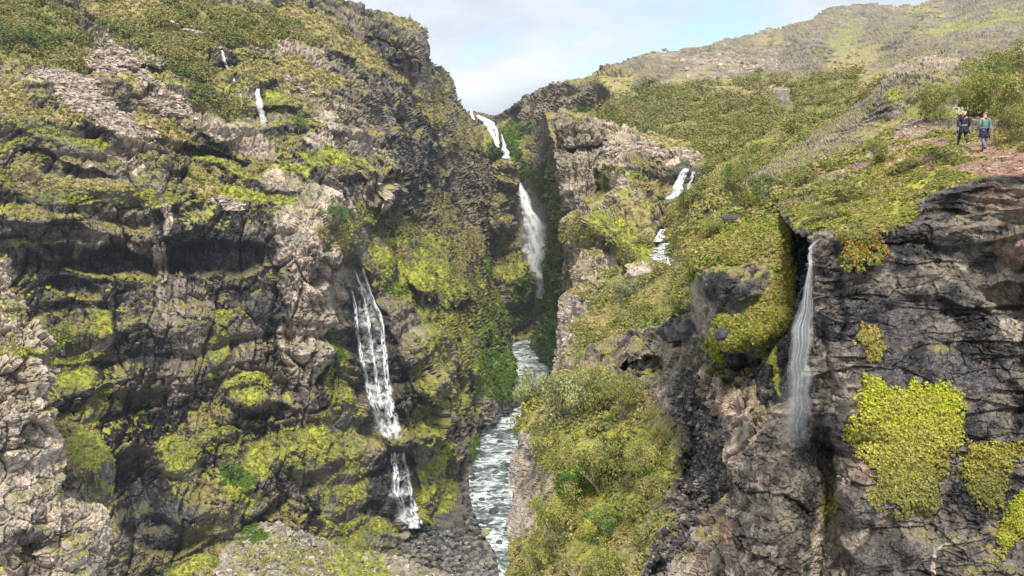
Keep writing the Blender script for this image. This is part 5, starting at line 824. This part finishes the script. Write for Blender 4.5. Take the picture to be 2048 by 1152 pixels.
# ================================================================ people
def skin_obj(name, nodes, edges, mat, parent, sub=2, smooth_=True):
    me = bpy.data.meshes.new(name); me.from_pydata([n[:3] for n in nodes], edges, []); me.update()
    o = bpy.data.objects.new(name, me); C.objects.link(o); o.parent = parent
    md = o.modifiers.new('skin', 'SKIN'); md.use_smooth_shade = True; md.branch_smoothing = .4
    sv = me.skin_vertices[0].data
    for i, n in enumerate(nodes): r = n[3]; sv[i].radius = (r, r if len(n) < 5 else n[4])
    sv[0].use_root = True
    s = o.modifiers.new('subdivision', 'SUBSURF'); s.levels = sub; s.render_levels = sub
    me.materials.append(mat); return o
SKINM = plain_mat('skin', (.55, .36, .27), .6, .05, .08)
def person(px, py, D, label, hairc, hair_len, jacket, trousers, shoes, waist, pouch=None, strip=None, phase=1, yaw=0.0, H=1.70, group='hikers on the path'):
    e = bpy.data.objects.new('person', None); C.objects.link(e); e.location = unproj(px, py, D); e.rotation_euler = (0, 0, yaw); k = H / 1.70; e.scale = (k, k, k)
    tag(e, label, 'person', group); s = phase
    hipL, hipR = (-.095, 0, .88), (.095, 0, .88)
    def leg(sx, f): hx = .095 * sx; return [(hx, .0, .86, .088), (hx * 1.02, .10 * f + .05, .48, .058), (hx * 1.0, .24 * f - (.05 if f < 0 else 0), .10 + (.06 if f < 0 else 0), .040)]
    L, Rg = leg(-1, s), leg(1, -s)
    def arm(sx, f): return [(sx * .185, 0, 1.40, .058), (sx * .255, -.05 * f - .02, 1.14, .046), (sx * .275, .10 * f + .03, .90, .034)]
    aL, aR = arm(-1, -s), arm(1, s)
    spine = [(0, 0, .93, .135, .10), (0, .01, 1.12, .125, .09), (0, .0, 1.34, .15, .095), (0, .0, 1.44, .085, .07), (0, .02, 1.51, .052, .05), (0, .035, 1.58, .082, .09), (0, .035, 1.655, .07, .08)]
    nodes = list(spine); edges = [(i, i + 1) for i in range(6)]
    for lg in (L, Rg):
        b = len(nodes); nodes += lg; edges += [(0, b), (b, b + 1), (b + 1, b + 2)]
        a = lg[2]; nodes.append((a[0], a[1] + .13, a[2] - .05, .03)); edges.append((b + 2, b + 3))
    for am, sx in ((aL, -1), (aR, 1)):
        b = len(nodes); nodes += am; edges += [(2, b), (b, b + 1), (b + 1, b + 2)]
        w = np.array(am[2][:3]); nodes.append((w[0], w[1] + .01, w[2] - .07, .030, .016)); edges.append((b + 2, b + 3)); h = b + 3
        for q, (dx, dz) in enumerate(((-.024, .075), (-.008, .085), (.008, .08), (.024, .065))):
            c = len(nodes); nodes += [(w[0] + dx * .5, w[1] + dx + .01, w[2] - .11, .008), (w[0] + dx * .4 - sx * .012, w[1] + dx + .015, w[2] - .09 - dz, .0065)]; edges += [(h, c), (c, c + 1)]
        c = len(nodes); nodes += [(w[0] - sx * .02, w[1] + .035, w[2] - .06, .009), (w[0] - sx * .03, w[1] + .05, w[2] - .10, .008)]; edges += [(h, c), (c, c + 1)]
    skin_obj('body', nodes, edges, SKINM, e, 1)
    # jacket with sleeves, hood
    jn = [(0, 0, .96, .155, .12), (0, .01, 1.12, .15, .112), (0, 0, 1.33, .172, .118), (0, -.005, 1.45, .085, .075)]; je = [(0, 1), (1, 2), (2, 3)]
    for am in (aL, aR):
        b = len(jn); jn += [(a[0], a[1], a[2], a[3] + .018) for a in am]; w = am[2]; je += [(2, b), (b, b + 1), (b + 1, b + 2)]
    jm = plain_mat('jacket_cloth', jacket, .85, .08, .12); skin_obj('jacket', jn, je, jm, e)
    skin_obj('hood', [(-.07, -.06, 1.44, .04), (0, -.085, 1.42, .055), (.07, -.06, 1.44, .04)], [(0, 1), (1, 2)], jm, e)
    tn = [(0, 0, .93, .15, .115)]; te = []
    for lg in (L, Rg):
        b = len(tn); tn += [(a[0], a[1], a[2], a[3] + .02) for a in lg]; te += [(0, b), (b, b + 1), (b + 1, b + 2)]
    skin_obj('trousers', tn, te, plain_mat('trouser_cloth', trousers, .9, .08, .12), e)
    sm = plain_mat('shoe_leather', shoes, .7, .05, .1)
    for lg, f in ((L, s), (Rg, -s)):
        a = lg[2]; z = max(a[2] - .06, .04); skin_obj('shoe', [(a[0], a[1] - .05, z + (.03 if f < 0 else 0), .045, .042), (a[0], a[1] + .06, z - .005, .045, .036), (a[0], a[1] + .16, z - .012, .036, .026)], [(0, 1), (1, 2)], sm, e)
    hm = plain_mat('hair', hairc, .7, .02, .2)
    hn = [(0, .0, 1.66, .085, .09), (0, -.02, 1.61, .092, .07)]; he = [(0, 1)]
    if hair_len: hn += [(.0, -.06, 1.55, .07, .045), (-.01, -.075, 1.47, .05, .03)]; he += [(1, 2), (2, 3)]
    skin_obj('hair', hn, he, hm, e)
    # jacket tied round the waist: draped cone with folds, open in front
    if waist:
        col, zt, zb, rb = waist; V, Q = [], []; n = 40; m = 8; rng = random.Random(int(px))
        for i in range(m + 1):
            t = i / m
            for j in range(n + 1):
                a = math.pi * 1.0 + math.pi * 1.5 * (j / n - .5) * 1.0 + math.pi / 2; rx = .165 + (rb - .165) * t; fold = 1 + .07 * t * math.sin(j * 1.9) ; drop = zb + .05 * math.sin(j * .8) + .03 * math.sin(j * 2.3)
                V.append((math.cos(a) * rx * fold, math.sin(a) * rx * .8 * fold, zt + (drop - zt) * t))
        for i in range(m):
            for j in range(n): a = i * (n + 1) + j; Q.append((a, a + 1, a + n + 2, a + n + 1))
        o = mesh_np('tied_jacket', np.array(V), np.array(Q), mat=plain_mat('tied_cloth', col, .9, .07, .15), parent=e, smooth_=True)
        sd = o.modifiers.new('thickness', 'SOLIDIFY'); sd.thickness = .02
        for sx in (-1, 1): skin_obj('sleeve', [(sx * .04, .13, .98, .03), (sx * .07, .15, .86, .028), (sx * .08, .14, .72, .024)], [(0, 1), (1, 2)], o.data.materials[0], e)
    if strip:
        skin_obj('shirt_hem', [(-.13, -.07, 1.0, .035, .04), (-.06, -.11, 1.0, .035, .04), (.06, -.11, 1.0, .035, .04), (.13, -.07, 1.01, .035, .04)], [(0, 1), (1, 2), (2, 3)], plain_mat('pale_cloth', strip, .9, .05, .08), e)
    if pouch:
        p = skin_obj('waist_pouch', [(.0, -.20, .98, .05, .07), (.06, -.215, .96, .065, .085), (.11, -.19, .94, .04, .06)], [(0, 1), (1, 2)], plain_mat('pouch_cloth', (.03, .03, .04), .8, .05), e)
        skin_obj('pouch_badge', [(.02, -.29, .99, .05, .03), (.085, -.29, .94, .055, .03)], [(0, 1)], plain_mat('red_cloth', pouch, .7, .05), p)
    return e
PH = spt('NC', 1925, 292)
def ground_D(px, py): return float(surfpt('NC', px, py)[1])
d1, d2 = ground_D(1925, 292), ground_D(1968, 303)
p1 = person(1925, 294, d1, 'left walker on the red path, dark purple jacket and another tied round the waist', (.55, .40, .20), True, (.035, .028, .05), (.03, .045, .055), (.45, .43, .38), ((.025, .03, .04), 1.0, .68, .27), strip=(.35, .42, .47), phase=1, H=1.66 * d1 / 36.5 * .98)
p2 = person(1967, 302, d2, 'right walker on the red path, teal green jacket and red badged waist pouch', (.62, .48, .33), False, (.13, .24, .22), (.16, .18, .24), (.03, .03, .035), ((.03, .04, .075), .99, .60, .21), pouch=(.75, .10, .09), phase=-1, H=1.74 * d2 / 35.3 * .98)
TG = 'distant hikers on the rim of the far buttress'
for px, lb, jc in ((1214, 'tiny distant hiker in dark clothes, left of the pair on the far rock rim', (.05, .05, .07)), (1219, 'tiny distant hiker in black, right of the pair on the far rock rim', (.03, .03, .04))):
    q = surfpt('MB', px, 247); person(px, 247, float(q[1]) - 1, lb, (.12, .08, .05), False, jc, (.03, .03, .04), (.03, .03, .03), None, H=1.75, group=TG)
# ================================================================ air: thin haze and the spray of the fall
def haze_box(name, x0, x1, y0, y1, z0, z1, dens, col=(.80, .88, 1.0)):
    V = np.array([(x, y, z) for z in (z0, z1) for y in (y0, y1) for x in (x0, x1)]); Q = np.array([(0, 2, 3, 1), (4, 5, 7, 6), (0, 1, 5, 4), (2, 6, 7, 3), (0, 4, 6, 2), (1, 3, 7, 5)])
    m = bpy.data.materials.new(name); m.use_nodes = True; n = m.node_tree.nodes; n.clear(); o = n.new('ShaderNodeOutputMaterial'); v = n.new('ShaderNodeVolumePrincipled')
    v.inputs['Color'].default_value = (*col, 1); v.inputs['Density'].default_value = dens; v.inputs['Anisotropy'].default_value = .2; m.node_tree.links.new(v.outputs[0], o.inputs['Volume'])
    return tag(mesh_np(name, V, Q, mat=m), kind='stuff')
haze_box('haze', -1200, 1900, -60, 2600, -175, 620, .00009)
def mist(name, px, py, D, r, dens):
    import bmesh
    bm = bmesh.new(); bmesh.ops.create_icosphere(bm, subdivisions=3, radius=1.0); me = bpy.data.meshes.new(name); bm.to_mesh(me); bm.free()
    o = bpy.data.objects.new(name, me); C.objects.link(o); o.location = unproj(px, py, D); o.scale = r
    m = bpy.data.materials.new(name); m.use_nodes = True; n = m.node_tree.nodes; l = m.node_tree.links; n.clear(); ou = n.new('ShaderNodeOutputMaterial'); v = n.new('ShaderNodeVolumePrincipled')
    tc = n.new('ShaderNodeTexCoord'); ln = n.new('ShaderNodeVectorMath'); ln.operation = 'LENGTH'; mr = n.new('ShaderNodeMapRange'); mr.inputs['From Min'].default_value = 1; mr.inputs['From Max'].default_value = .2; mr.inputs['To Max'].default_value = dens; mr.interpolation_type = 'SMOOTHSTEP'
    l.new(tc.outputs['Object'], ln.inputs[0]); l.new(ln.outputs['Value'], mr.inputs['Value']); l.new(mr.outputs[0], v.inputs['Density']); v.inputs['Color'].default_value = (.9, .95, 1, 1)
    l.new(v.outputs[0], ou.inputs['Volume']); me.materials.append(m); tag(o, kind='stuff')
mist('spray_mist', 1068, 520, 790, (24, 40, 75), .022)
mist('spray_mist', 1590, 820, 26.5, (.9, .9, 2.0), .14)
print('TOTAL build', time.time() - T0)
